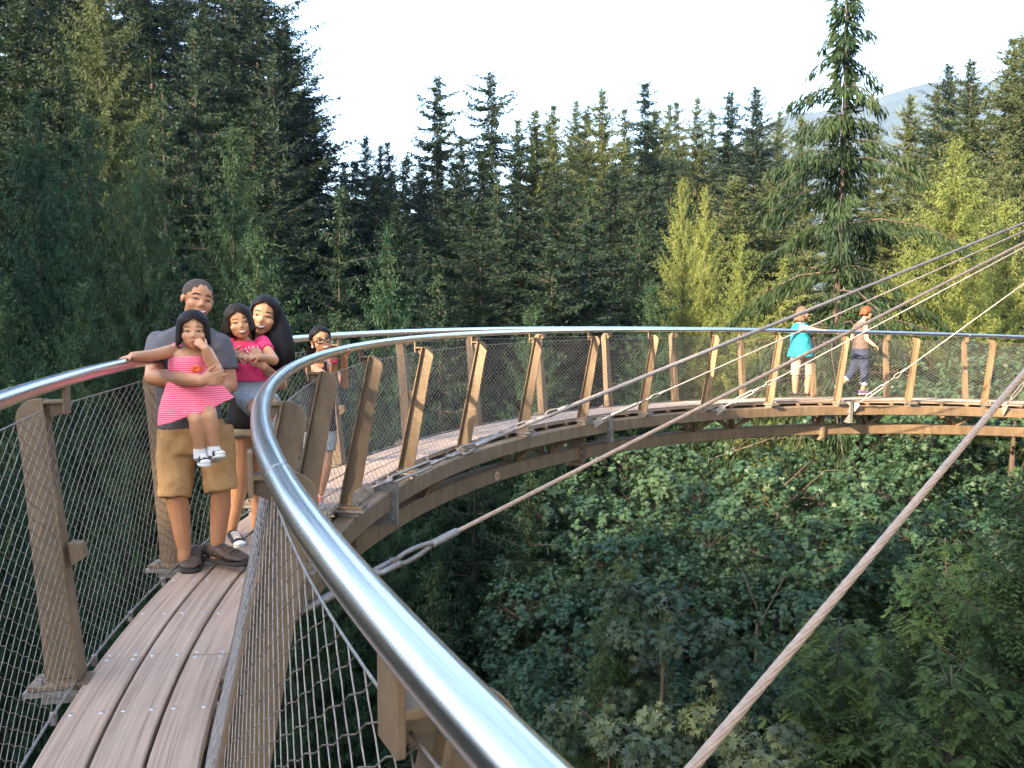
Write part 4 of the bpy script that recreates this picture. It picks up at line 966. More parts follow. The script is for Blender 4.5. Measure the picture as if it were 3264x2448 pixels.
def frame(p, yaw=0, pitch=0, roll=0):
    f0 = Vector((-p.x, -p.y, 0)).normalized(); r0 = Vector((-f0.y, f0.x, 0)); u0 = Vector((0, 0, 1))
    y, q, l = R_(yaw), R_(pitch), R_(roll)
    f = f0 * math.cos(y) + r0 * math.sin(y); r = r0 * math.cos(y) - f0 * math.sin(y)
    f2 = f * math.cos(q) + u0 * math.sin(q); u2 = u0 * math.cos(q) - f * math.sin(q)
    u3 = u2 * math.cos(l) + r * math.sin(l); r3 = r * math.cos(l) - u2 * math.sin(l)
    return r3, u3, f2
def hand(B, wrist, d, pn, L, curl=0.5, thumb=1, spread=0.1, curls=None):
    d = Vector(d).normalized(); pn = (Vector(pn) - d * Vector(pn).dot(d)).normalized(); sd = d.cross(pn); wrist = Vector(wrist); tips = []
    B.limb([wrist - d * 0.05 * L, wrist + d * 0.12 * L], [0.13 * L, 0.135 * L], 10)
    lens = (0.40, 0.46, 0.43, 0.34)
    for i in range(4):
        o = (1.5 - i) * thumb; k = wrist + d * (0.46 - 0.03 * abs(i - 1)) * L + sd * o * 0.115 * L
        B.limb([wrist + d * 0.1 * L + sd * o * 0.06 * L, k], [0.085 * L, 0.062 * L], 8)
        dd = (d + sd * o * spread).normalized(); p = k; c = curls[i] if curls else curl; pts = [k]; a = 0
        for seg, fr in enumerate((0.45, 0.30, 0.25)):
            a += c * (0.7, 1.0, 0.7)[seg]; v = dd * math.cos(a) + pn * math.sin(a); p = p + v * lens[i] * L * fr; pts.append(p)
        B.limb(pts, [0.058 * L, 0.052 * L, 0.047 * L, 0.040 * L], 8); tips.append((pts[-1], v))
    b0 = wrist + d * 0.10 * L + sd * thumb * 0.13 * L; v = (d * 0.62 + sd * thumb * 0.62 + pn * 0.45 * (0.3 + curl)).normalized(); p1 = b0 + v * 0.24 * L; v2 = (v + d * 0.5 + pn * 0.35 * curl).normalized()
    B.limb([b0, p1, p1 + v2 * 0.16 * L, p1 + v2 * 0.28 * L], [0.085 * L, 0.066 * L, 0.058 * L, 0.045 * L], 8)
    return tips
class Head:
    def __init__(s, B, c, H, yaw=0, pitch=0, roll=0, neck=None, nr=0.055, child=0.0, cheek=1.0):
        s.B, s.c, s.H = B, Vector(c), H; s.fr = frame(s.c, yaw, pitch, roll); s.E = [
            ((0, .14, -.05), (.345, .36, .41)), ((0, -.14, .09), (.285 + .03 * child, .33, .295)), ((0, -.40 + .03 * child, .20), (.125, .10, .13)),
            ((.155, -.12, .20), (.135 * cheek, .13, .145)), ((-.155, -.12, .20), (.135 * cheek, .13, .145)), ((0, -.275, .255), (.15, .11, .13)), ((0, .06, .20), (.27, .11, .165))]
        for c_, r_ in s.E: B.ell(s.P(*c_), tuple(H * x for x in r_), s.fr)
        nz = .36 if child else .385
        B.limb([s.P(0, .03, .335), s.P(0, -.10, nz + .015)], [.035 * H, .050 * H], 8)
        for e in (-1, 1):
            B.ell(s.P(e * .048, -.125, nz - .02), (.045 * H, .035 * H, .05 * H), s.fr, 8, 6)
            B.ell(s.P(e * .355, -.03, -.03), (.035 * H, .105 * H, .065 * H), s.fr, 8, 6); B.ell(s.P(e * .375, .01, -.05), (.02 * H, .075 * H, .05 * H), s.fr, 8, 6)
        if neck is not None: B.limb([s.P(0, -.18, -.06), (s.P(0, -.3, -.08) + Vector(neck)) / 2, Vector(neck)], [nr * .98, nr * .92, nr * 1.15], 12)
    def P(s, x, y, z): r, u, f = s.fr; return s.c + (r * x + u * y + f * z) * s.H
    def zs(s, x, y):
        best = -1
        for (cx, cy_, cz), (rx, ry, rz) in s.E:
            q = 1 - ((x - cx) / rx) ** 2 - ((y - cy_) / ry) ** 2
            if q > 0: best = max(best, cz + rz * math.sqrt(q))
        return best
    def strip(s, name, m, parent, xs, yc, hh, off, thick=0.03):
        b = MB(); vs = []; n = len(xs)
        for x, y, h in zip(xs, yc, hh):
            z = max(s.zs(x, y), s.zs(x, y + h) , s.zs(x, y - h)) + off
            vs += [s.P(x, y - h, z - .004), s.P(x, y, z + .004), s.P(x, y + h, z - .004), s.P(x, y + h, z - thick), s.P(x, y - h, z - thick)]
        fs = [(i * 5 + q, i * 5 + (q + 1) % 5, (i + 1) * 5 + (q + 1) % 5, (i + 1) * 5 + q) for i in range(n - 1) for q in range(5)] + [(4, 3, 2, 1, 0), tuple((n - 1) * 5 + q for q in range(5))]
        b.add(vs, fs); o = b.build(name, m, parent, True); o.matrix_parent_inverse = Matrix.Translation(-Vector(parent.location)); return o
    def face(s, parent, smile=0.6, teeth=True, squint=0.6, brow=1.0, brow_m=None, mouth_w=.15, gap=False, ey=0.0):
        inv = Matrix.Translation(-Vector(parent.location))
        for e in (-1, 1):
            ex = .148 * e; z = s.zs(ex, ey)
            b = MB(); k0 = 0; B2 = Body(); B2.ell(s.P(ex, ey, z - .028), (.058 * s.H, .031 * s.H * squint, .036 * s.H), s.fr, 12, 8)
            o = B2.b.build('eye', M['eye_white'], parent, True); o.matrix_parent_inverse = inv
            B3 = Body(); B3.ell(s.P(ex, ey, z - .006), (.029 * s.H, .029 * s.H * min(1, squint * 1.05), .018 * s.H), s.fr, 10, 8)
            o2 = B3.b.build('iris', M['iris'], o, True)
            xs = [ex + .078 * q for q in (-1, -.6, -.2, .2, .6, 1)]
            s.strip('eyelashes', M['iris'], parent, xs, [ey + .034 * squint * (1 - q * q) + .004 for q in (-1, -.6, -.2, .2, .6, 1)], [.006, .010, .011, .011, .010, .006], .008)
            xs = [ex + e * .005 + .092 * q for q in (-1, -.6, -.2, .2, .6, 1)]
            yb = [ey + .108 + .028 * (1 - q * q) + .012 * q * e * -1 for q in (-1, -.6, -.2, .2, .6, 1)]
            s.strip('eyebrow', brow_m or M['hair'], parent, xs, yb, [.007 * brow, .013 * brow, .015 * brow, .015 * brow, .013 * brow, .006 * brow], .010)
        qs = [-1, -.8, -.5, -.2, 0, .2, .5, .8, 1]; my = -.262; op = (.030 if teeth else .006)
        yc = [my + smile * .055 * (q * q - .5) for q in qs]
        s.strip('lips', M['lip'], parent, [mouth_w * 1.08 * q for q in qs], yc, [.006 + (op + .016) * (1 - q * q) for q in qs], .006)
        if teeth:
            s.strip('mouth_opening', M['mouth'], parent, [mouth_w * q for q in qs], yc, [.003 + op * (1 - q * q) for q in qs], .014)
            s.strip('teeth', M['teeth'], parent, [mouth_w * .9 * q for q in qs], [y + .006 for y in yc], [.002 + (op - .008) * (1 - q * q * .9) for q in qs], .019)
            if gap: s.strip('tooth_gap', M['mouth'], parent, [-.012, .0, .012], [my - .02] * 3, [.016] * 3, .026)
    def hair(s, parent, m, length=0.3, rad=(.405, .405, .47), cy0=.15, line=52, win=52, low=58, flare=0.05, part=0.0, seed=1, name='hair', asym=(1, 1), back_only=None, wave=0.02):
        """shell round the skull: a window is left open for the face, below it hangs down by length (in head heights)"""
        g = np.random.default_rng(seed); nu = 72; vs = []; uv = []; rows = []
        for k in range(15): rows.append(('e', 88 - 88 * k / 14))
        nl = max(2, int(length / 0.08)); rows += [('l', (k + 1) / nl) for k in range(nl)]
        ph = g.uniform(0, 6.28, 4); tip = np.convolve(g.uniform(-1, 1, nu + 5), np.ones(3) / 3, 'same')[:nu + 1]
        def sm(x): x = max(0, min(1, x)); return x * x * (3 - 2 * x)
        for kind, v in rows:
            el = v if kind == 'e' else 0
            wdw = (sm((line - el) / 34) * win if kind == 'e' else win + (low - win) * sm(v * 3))
            for i in range(nu + 1):
                u = i / nu; wl, wr = wdw * asym[0], wdw * asym[1]
                az = (part + (wr + (360 - wl - wr) * u)) if kind == 'e' else (wr + part + (360 - wl - wr) * u)
                a = R_(az); rib = 1 + 0.012 * math.sin(az * 0.55 + ph[0]) + 0.010 * math.sin(az * 1.3 + ph[1]) + wave * math.sin(az * 0.13 + ph[2]) * (0.4 if kind == 'e' else 1)
                ce, se = math.cos(R_(el)), math.sin(R_(el))
                x, z = math.sin(a) * rad[0] * .925 * ce * rib, math.cos(a) * rad[2] * .94 * ce * rib - .05; y = cy0 + rad[1] * se * (1 + 0.01 * math.sin(az * .4))
                if kind == 'l':
                    fl = 1 + flare * v; x *= fl; z = z * fl - 0.06 * v * (1 if z < 0.1 else 0); y = cy0 - length * v * (1 + 0.05 * math.sin(az * 0.23 + ph[3]) + 0.10 * tip[i] * v); x += 0.02 * tip[(i * 7) % nu] * v; z += 0.02 * tip[(i * 5) % nu] * v
                vs.append(s.P(x, y, z)); uv.append((u, (88 - el) / 200 if kind == 'e' else .44 + v * length * .5))
        n = nu + 1; fs = [(k * n + i, k * n + i + 1, (k + 1) * n + i + 1, (k + 1) * n + i) for k in range(len(rows) - 1) for i in range(nu)]
        me = bpy.data.meshes.new(name); me.from_pydata(vs, [], fs); me.materials.append(m); uvl = me.uv_layers.new(name='UVMap')
        for lp in me.loops: uvl.data[lp.index].uv = uv[lp.vertex_index]
        me.polygons.foreach_set('use_smooth', [True] * len(me.polygons)); me.update()
        o = bpy.data.objects.new(name, me); link(o, parent); o.matrix_parent_inverse = Matrix.Translation(-Vector(parent.location))
        sd = o.modifiers.new('solid', 'SOLIDIFY'); sd.thickness = 0.035 * s.H; sd.offset = -1
        G = np.array([tuple(v) for v in vs]).reshape(len(rows), n, 3); cc = np.array(s.c); P = []; K = len(rows)
        for q in range(340):                      # loose strands over the shell
            i0 = g.uniform(0, nu - 1.001); fr_ = i0 - int(i0); dr = g.normal(0, 1.2); L = []
            for k in range(K):
                ii = min(max(i0 + dr * k / K, 0), nu - .001); a_ = int(ii); w_ = ii - a_; p_ = G[k, a_] * (1 - w_) + G[k, a_ + 1] * w_
                L.append(p_ + (p_ - cc) * (0.012 + 0.03 * g.random() * k / K))
            P.append(L)
        P = np.array(P); P[:, 1:-1] = (P[:, :-2] + P[:, 1:-1] * 2 + P[:, 2:]) / 4; Vn, Fn = np_tubes(P, 0.0013, 3)
        o3 = bpy.data.objects.new('hair_strands', np_mesh('hair_strands', Vn, Fn, m, True)); link(o3, o); tag(o3, kind='stuff')
        return o
def lock(parent, pts, rs, m, name='hair_lock', n=18, flat=0.6):
    """a hanging mass of hair, flattened tube with ribs and strand UVs"""
    pts = [Vector(p) for p in pts]; N = len(pts); vs = []; uv = []
    for i in range(N):
        t = (pts[min(i + 1, N - 1)] - pts[max(i - 1, 0)]).normalized(); s = t.cross(Vector((0, 1, 0))).normalized(); q = t.cross(s)
        for k in range(n + 1):
            a = 2 * math.pi * k / n; rb = 1 + .06 * math.sin(a * 7 + i * .2) + .04 * math.sin(a * 13 + i * .4)
            vs.append(pts[i] + (s * math.cos(a) + q * math.sin(a) * flat) * rs[i] * rb); uv.append((k / n, i / N))
    fs = [(i * (n + 1) + k, i * (n + 1) + k + 1, (i + 1) * (n + 1) + k + 1, (i + 1) * (n + 1) + k) for i in range(N - 1) for k in range(n)]
    me = bpy.data.meshes.new(name); me.from_pydata(vs, [], fs); me.materials.append(m); uvl = me.uv_layers.new(name='UVMap')
    for lp in me.loops: uvl.data[lp.index].uv = uv[lp.vertex_index]
    me.polygons.foreach_set('use_smooth', [True] * len(me.polygons)); me.update()
    o = bpy.data.objects.new(name, me); link(o, parent); o.matrix_parent_inverse = Matrix.Translation(-Vector(parent.location)); return o
def shoe(parent, heel, toe, w_, h, m, sole_m, ankle=None, laces=None, name='shoe', sole_h=0.022, toecap=None, straps=False):
    heel, toe = Vector(heel), Vector(toe); d = toe - heel; L = d.length; d = d.normalized(); s = d.cross(ZUP).normalized(); u = s.cross(d)
    B = Body(); secs = [(.0, .62, .62, .85), (.12, .82, .78, 1.0), (.35, .84, .82, .92), (.55, .95, .72, .70), (.75, 1.05, .62, .50), (.90, .92, .5, .40), (1.0, .55, .36, .30)]
    B.loft([(heel + d * L * q + u * (sole_h + h * hh * .5), s, u, w_ * .5 * ww, h * hh * .5) for q, ww, _, hh in secs], 16)
    o = B.build(name, m, parent, 0.0045, 4); inv = Matrix.Translation(-Vector(parent.location))
    B = Body(); B.loft([(heel + d * L * (q * 1.03 - .015) + u * sole_h * .55, s, u, w_ * .53 * ww, sole_h * .55) for q, ww, _, hh in secs], 16)
    so = B.b.build('sole', sole_m, o, True)
    if toecap:
        B = Body(); B.ell(heel + d * L * .90 + u * (sole_h + h * .16), (w_ * .47, h * .27, L * .14), (s, u, d)); tc = B.b.build('toe_cap', toecap, o, True)
    if laces:
        for q in (.42, .50, .58, .66, .73):
            hh = np.interp(q, [a[0] for a in secs], [a[3] for a in secs]); b = MB(); c = heel + d * L * q + u * (sole_h + h * hh * .97)
            b.tube([c - s * w_ * .30 - u * .006, c - s * w_ * .12 + u * .006, c + s * w_ * .12 + u * .006, c + s * w_ * .30 - u * .006], 0.0045, 6); b.build('lace', laces, o, True)
    if straps:
        for q in (.30, .42, .54, .66, .78):
            hh = np.interp(q, [a[0] for a in secs], [a[3] for a in secs]); ww = np.interp(q, [a[0] for a in secs], [a[1] for a in secs]); b = MB(); c = heel + d * L * q + u * sole_h; pts = []
            for a in range(10, 171, 20): pts.append(c + s * w_ * .52 * ww * math.cos(R_(a)) + u * h * hh * 1.03 * math.sin(R_(a)) + d * .012 * math.sin(q * 40))
            b.tube(pts, 0.0075, 6); b.build('strap', M['leather'], o, True)
    return o
def person(loc, label): o = empty('person', loc); tag(o, label, 'person'); return o
# ---------------------------------------------------------------- the man
def the_man():
    ro = person(at(645, 1800, 4.88), 'man in grey tee and khaki shorts holding the toddler in a striped dress')
    fr = frame(at(610, 1200, 4.98), 6); r, u, f = fr; B = Body()
    neck = at(606, 1040, 5.00); H = Head(B, at(630, 957, 4.91), 0.236, 17, -2, 10, neck, .058, 0, 1.08)
    sL, sR = at(508, 1092, 5.00), at(704, 1100, 5.02); eL, wL = at(488, 1202, 4.78), at(642, 1214, 4.47); eR, wR = at(732, 1228, 5.00), at(668, 1262, 4.86)
    hL, hR = at(566, 1385, 4.98), at(682, 1385, 5.00); kL, kR = at(558, 1565, 4.90), at(704, 1553, 4.96); aL, aR = at(588, 1752, 4.94), at(692, 1752, 5.02)
    ch = at(607, 1130, 5.00); wa = at(605, 1290, 5.00); pe = at(622, 1370, 5.00)
    B.loft([(at(608, 1050, 5.00), r, f, .07, .06), (at(607, 1095, 5.00), r, f, .155, .085), (ch, r, f, .18, .115), (wa, r, f, .16, .115), (pe, r, f, .165, .115)])
    for sh, el, wr in ((sL, eL, wL), (sR, eR, wR)): B.limb([sh, (sh + el) / 2, el], [.052, .055, .047]); B.limb([el, el + (wr - el) * .3, wr], [.047, .050, .033])
    hand(B, wL, at(700, 1206, 4.49) - wL, Vector((0, 1, .1)), .165, .55, 1); hand(B, wR, (wR - eR), Vector((0, 0, 1)), .18, .5, -1)
    for h_, k, a in ((hL, kL, aL), (hR, kR, aR)): B.limb([h_, k], [.085, .058]); B.limb([k, k + (a - k) * .3 + Vector((0, .015, 0)), a], [.056, .061, .039]); B.limb([a, a + Vector((0, -.01, -.05))], [.039, .036])
    B.build('body', M['skin_b'], ro, .0058, 2)
    H.face(ro, 1.0, True, .55, 1.2, None, .145)
    hb = Body(); hb.ell(H.P(0, .168, -.078), tuple(.236 * x for x in (.356, .348, .412)), H.fr, 24, 18); o = hb.b.build('hair', M['buzz'], ro, True); o.matrix_parent_inverse = Matrix.Translation(-ro.location)
    T_ = Body(); T_.loft([(at(607, 1037, 5.00), r, f, .075, .075), (at(607, 1052, 5.00), r, f, .14, .10), (at(607, 1078, 5.00), r, f, .190, .115), (at(607, 1130, 4.99), r, f, .195, .132), (at(604, 1230, 4.99), r, f, .178, .138), (at(602, 1300, 4.99), r, f, .176, .138), (at(606, 1362, 4.99), r, f, .184, .138)])
    for sh, el in ((sL, eL), (sR, eR)): T_.b.sphere(sh, .071, 14, 10); T_.cuff([sh, sh + (el - sh) * .35, sh + (el - sh) * .64], [.071, .073, .071], 20)
    T_.build('tee_shirt', M['tee'], ro, .0075, 4)
    K = Body(); K.loft([(at(610, 1335, 4.99), r, f, .178, .128), (at(618, 1390, 4.99), r, f, .20, .135), (at(622, 1440, 4.99), r, f, .195, .13)])
    for h_, k, wob in ((hL, kL, 1), (hR, kR, -1)): K.cuff([h_ + Vector((0, 0, .05)), h_ + (k - h_) * .35, h_ + (k - h_) * .75, h_ + (k - h_) * (1.12 if wob > 0 else 1.06)], [.11, .112, .098, .094])
    K.build('shorts', M['khaki'], ro, .0075, 4)
    shoe(ro, W(-.042, 11.02, 0) + Vector((.005, .055, 0)), at(600, 1832, 4.86), .115, .085, M['leather'], M['dark_sole'], straps=True, name='sandal', sole_h=.03)
    shoe(ro, at(664, 1786, 5.06), at(784, 1806, 4.88), .118, .092, M['leather'], M['dark_sole'], straps=True, name='sandal', sole_h=.03)
the_man()
# ---------------------------------------------------------------- the toddler on his arm
def the_toddler():
    ro = person(at(640, 1300, 4.700), 'toddler in pink striped dress carried by the man, one hand on the handrail')
    fr = frame(at(610, 1200, 4.720), 4); r, u, f = fr; B = Body()
    H = Head(B, at(616, 1056, 4.660), 0.200, 0, -2, 0, at(606, 1122, 4.700), .038, 1, 1.2)
    sL, sR = at(552, 1118, 4.680), at(660, 1124, 4.680); eL, wL = at(482, 1134, 4.530), at(424, 1136, 4.350); eR, wR = at(690, 1180, 4.560), at(655, 1112, 4.520)
    B.loft([(at(606, 1112, 4.700), r, f, .055, .045), (at(606, 1128, 4.700), r, f, .095, .06), (at(606, 1190, 4.700), r, f, .09, .07), (at(612, 1260, 4.700), r, f, .10, .075)])
    B.limb([sL, eL, wL], [.036, .032, .024]); B.limb([sR, eR, wR], [.036, .034, .023])
    hand(B, wL, at(380, 1140, 4.240) - wL, Vector((0, 0, -1)), .105, .30, -1, .22)
    hand(B, wR, at(628, 1086, 4.520) - wR, Vector((-.2, .8, -.3)), .10, .55, -1, .1)
    h1, h2 = at(608, 1285, 4.680), at(650, 1280, 4.680); k1, k2 = at(626, 1338, 4.540), at(668, 1328, 4.560); a1, a2 = at(638, 1436, 4.580), at(681, 1428, 4.600)
    for h_, k, a in ((h1, k1, a1), (h2, k2, a2)): B.limb([h_, k], [.056, .041]); B.limb([k, k + (a - k) * .3, a], [.040, .041, .028])
    B.build('body', M['skin_a'], ro, .0046, 2)
    H.face(ro, -0.2, False, .66, .7, M['hair_brown'], .10)
    H.hair(ro, M['hair'], .50, (.425, .40, .46), .16, 34, 47, 46, .06, 0, 3, wave=.015)
    D_ = Body(); hem = lambda a: .05 * math.sin(5 * a + .6) + .03 * math.sin(9 * a)
    D_.loft([(at(604, 1136, 4.70), r, f, .102, .070), (at(604, 1150, 4.70), r, f, .108, .078), (at(603, 1172, 4.70), r, f, .108, .082, lambda a: .03 * math.sin(11 * a)), (at(603, 1196, 4.69), r, f, .096, .076)], 40)
    tilt = lambda q: (r * math.cos(q) + u * math.sin(q)).normalized()
    D_.loft([(at(603, 1190, 4.69), r, f, .097, .076), (at(605, 1216, 4.68), tilt(.10), f, .120, .098, lambda a: .5 * hem(a)), (at(610, 1250, 4.68), tilt(.22), f, .155, .120, hem), (at(616, 1286, 4.67), tilt(.29), f, .182, .132, lambda a: 1.2 * hem(a)), (at(622, 1312, 4.67), tilt(.34), f, .198, .142, lambda a: 1.5 * hem(a))], 44)
    for x0, x1 in ((562, 575), (646, 640)):
        p0 = at(x0, 1104, 4.775); p1 = at(x1, 1142, 4.70); D_.cuff([p0 + Vector((0, .05, .0)), p0 + Vector((0, -.03, .008)), p1], [.017, .018, .018], 8)
    D_.build('dress', M['stripes'], ro, .0052, 2)
    B2 = Body(); c = at(626, 1176, 4.58)
    for k in range(6): B2.ell(c + r * .018 * math.cos(k * 1.047) + u * .012 * math.sin(k * 1.047), (.014, .010, .008), fr, 8, 6)
    B2.build('fabric_flower', M['orange'], ro, .003, 1)
    for a, t, nm in ((a1, at(655, 1488, 4.500), 1), (a2, at(700, 1462, 4.540), 1)):
        s = Body(); s.cuff([a + Vector((0, 0, .012)), a + Vector((0, 0, -.03)), a + Vector((.003, -.01, -.05))], [.034, .036, .034]); s.build('sock', M['white'], ro, .004, 2)
        hl = a + Vector((-.005, .03, -.083)); d = (t - hl).normalized()
        shoe(ro, hl, hl + d * .145, .062, .056, M['canvas'], M['white'], laces=M['white'], name='sneaker', sole_h=.017, toecap=M['white'])
the_toddler()
# ---------------------------------------------------------------- the woman
def the_woman():
    ro = person(at(775, 1720, 5.6), 'woman with long black hair holding the girl in the pink top')
    fr = frame(at(820, 1200, 5.65), -6); r, u, f = fr; B = Body()
    neck = at(832, 1082, 5.70); H = Head(B, at(842, 1008, 5.60), 0.245, -8, -2, 11, neck, .046, .3, 1.1)
    sL, sR = at(752, 1112, 5.68), at(884, 1116, 5.72); eR, wR = at(897, 1226, 5.60), at(840, 1168, 5.18); eL, wL = at(708, 1185, 5.5), at(732, 1146, 5.20)
    B.loft([(at(828, 1086, 5.70), r, f, .07, .055), (at(820, 1108, 5.70), r, f, .155, .085), (at(816, 1180, 5.70), r, f, .14, .10), (at(810, 1260, 5.70), r, f, .125, .095), (at(806, 1340, 5.70), r, f, .16, .115)])
    B.limb([sR, (sR + eR) / 2, eR], [.05, .046, .038]); B.limb([eR, (eR + wR) / 2, wR], [.038, .036, .025]); B.limb([sL, eL, wL], [.046, .036, .025])
    t1 = hand(B, wR, at(808, 1112, 5.13) - wR, Vector((-.5, .8, 0)), .155, .30, 1, .08); t2 = hand(B, wL, at(784, 1132, 5.13) - wL, Vector((0, 1, -.2)), .16, .12, 1, .14)
    hL, hR = at(768, 1365, 5.72), at(846, 1365, 5.74); kL, kR = at(768, 1510, 5.66), at(826, 1512, 5.80); aL, aR = at(738, 1690, 5.64), at(817, 1684, 5.88)
    for h_, k, a in ((hL, kL, aL), (hR, kR, aR)): B.limb([h_, (h_ + k) / 2, k], [.088, .075, .052]); B.limb([k, k + (a - k) * .3 + Vector((0, .02, 0)), a], [.050, .055, .034])
    B.build('body', M['skin_a'], ro, .0058, 2)
    H.face(ro, .9, True, .66, .85, None, .125)
    for tp, v in t1 + t2:
        q = Body(); q.ell(tp + v * .003 - f * -.004, (.006, .007, .005), fr, 8, 6); o = q.b.build('fingernail', M['nail'], ro, True); o.matrix_parent_inverse = Matrix.Translation(-ro.location)
    H.hair(ro, M['hair'], .62, (.405, .405, .46), .14, 42, 48, 58, .05, -4, 5)
    p = [at(868, 985, 5.68), at(884, 1050, 5.62), at(892, 1110, 5.56), at(896, 1160, 5.55), at(892, 1190, 5.56)]
    lock(ro, p, [.060, .085, .095, .085, .040], M['hair']); lock(ro, [at(860, 1000, 5.78), at(862, 1080, 5.80), at(868, 1160, 5.82), at(872, 1215, 5.82)], [.08, .11, .11, .05], M['hair'])
    lock(ro, [at(806, 1020, 5.63), at(798, 1060, 5.62), at(800, 1100, 5.6)], [.03, .035, .02], M['hair'])
    K = Body(); K.loft([(at(822, 1112, 5.70), r, f, .150, .095), (at(816, 1180, 5.70), r, f, .150, .118), (at(810, 1260, 5.70), r, f, .140, .11), (at(806, 1320, 5.70), r, f, .165, .125), (at(804, 1362, 5.70), r, f, .175, .13)])
    for x in (790, 868): K.cuff([at(x, 1096, 5.76), at(x, 1096, 5.66), at(x, 1130, 5.60)], [.018, .018, .02], 8)
    K.build('tank_top', M['black'], ro, .0075, 4)
    K = Body(); K.loft([(at(805, 1335, 5.71), r, f, .165, .12), (at(806, 1365, 5.71), r, f, .178, .13), (at(806, 1385, 5.71), r, f, .172, .125)])
    for h_, k in ((hL, kL), (hR, kR)): K.cuff([h_ + Vector((0, 0, .03)), h_ + (k - h_) * .22], [.105, .100])
    K.build('shorts', M['beige'], ro, .0075, 3)
    shoe(ro, aL + Vector((-.015, .04, -.085)), at(768, 1752, 5.42), .088, .072, M['canvas'], M['white'], laces=M['white'], name='sneaker', sole_h=.022, toecap=M['white'])
    shoe(ro, aR + Vector((.01, .04, -.085)), at(822, 1720, 5.68), .088, .072, M['canvas'], M['white'], laces=M['white'], name='sneaker', sole_h=.022, toecap=M['white'])
the_woman()
# ---------------------------------------------------------------- the girl she holds
def the_girl():
    ro = person(at(800, 1260, 5.35), 'gap-toothed girl in bright pink top and denim shorts held on the woman\'s arm')
    fr = frame(at(790, 1150, 5.35), 6); r, u, f = fr; B = Body()
    H = Head(B, at(763, 1028, 5.32), 0.205, 6, -2, -9, at(780, 1092, 5.38), .036, .8, 1.15)
    sL, sR = at(738, 1098, 5.36), at(836, 1094, 5.38); eL, wL = at(730, 1152, 5.25), at(766, 1140, 5.12); eR, wR = at(872, 1148, 5.26), at(822, 1138, 5.12)
    B.loft([(at(782, 1086, 5.38), r, f, .05, .045), (at(786, 1102, 5.38), r, f, .105, .06), (at(794, 1170, 5.38), r, f, .095, .07), (at(802, 1240, 5.38), r, f, .105, .08)])
    B.limb([sL, eL, wL], [.035, .031, .024]); B.limb([sR, eR, wR], [.035, .033, .024])
    hand(B, wL, at(790, 1130, 5.07) - wL, Vector((.2, .5, -.8)), .10, 1.0, -1); hand(B, wR, at(797, 1134, 5.07) - wR, Vector((-.2, .5, -.8)), .10, 1.0, 1)
    h1, h2 = at(784, 1250, 5.35), at(826, 1246, 5.36); k1, k2 = at(824, 1318, 5.12), at(880, 1312, 5.20); a1, a2 = at(870, 1400, 5.28), at(914, 1400, 5.30)
    for h_, k, a in ((h1, k1, a1), (h2, k2, a2)): B.limb([h_, k], [.06, .043]); B.limb([k, k + (a - k) * .3, a], [.042, .043, .029])
    B.build('body', M['skin_a'], ro, .0048, 2)
    H.face(ro, .8, True, .68, .7, M['hair_brown'], .11, True)
    H.hair(ro, M['hair_brown'], .44, (.415, .40, .46), .15, 36, 48, 48, .08, -8, 8, asym=(.95, .8))
    lock(ro, [at(742, 1010, 5.40), at(734, 1060, 5.42), at(738, 1092, 5.43)], [.055, .06, .03], M['hair_brown'])
    K = Body(); K.loft([(at(784, 1086, 5.38), r, f, .072, .058), (at(786, 1100, 5.38), r, f, .115, .072), (at(792, 1140, 5.37), r, f, .108, .080), (at(798, 1190, 5.36), r, f, .115, .09, lambda a: .03 * math.sin(6 * a)), (at(803, 1214, 5.36), r, f, .128, .10, lambda a: .05 * math.sin(6 * a))], 36)
    for sh, el in ((sL, eL), (sR, eR)): K.b.sphere(sh, .046, 12, 8); K.cuff([sh, sh + (el - sh) * .42], [.047, .045])
    K.limb([at(752, 1100, 5.29), at(775, 1122, 5.27), at(790, 1150, 5.28)], [.012, .016, .012], 8); K.limb([at(826, 1100, 5.30), at(800, 1120, 5.27), at(812, 1180, 5.27)], [.012, .015, .012], 8)
    K.build('top', M['pink'], ro, .0055, 2)
    K = Body(); K.loft([(at(802, 1200, 5.37), r, f, .112, .085), (at(803, 1235, 5.37), r, f, .122, .095), (at(804, 1262, 5.37), r, f, .118, .09)])
    for h_, k in ((h1, k1), (h2, k2)): K.cuff([h_ + (h_ - k) * .2, h_ + (k - h_) * .45, h_ + (k - h_) * .68], [.078, .076, .070])
    K.build('shorts', M['denim_pale'], ro, .006, 3)
    for a in (a1, a2): shoe(ro, a + Vector((-.02, .035, -.06)), a + Vector((.04, -.10, -.075)), .066, .055, M['white'], M['shoe_grey'], name='shoe', sole_h=.016)
the_girl()
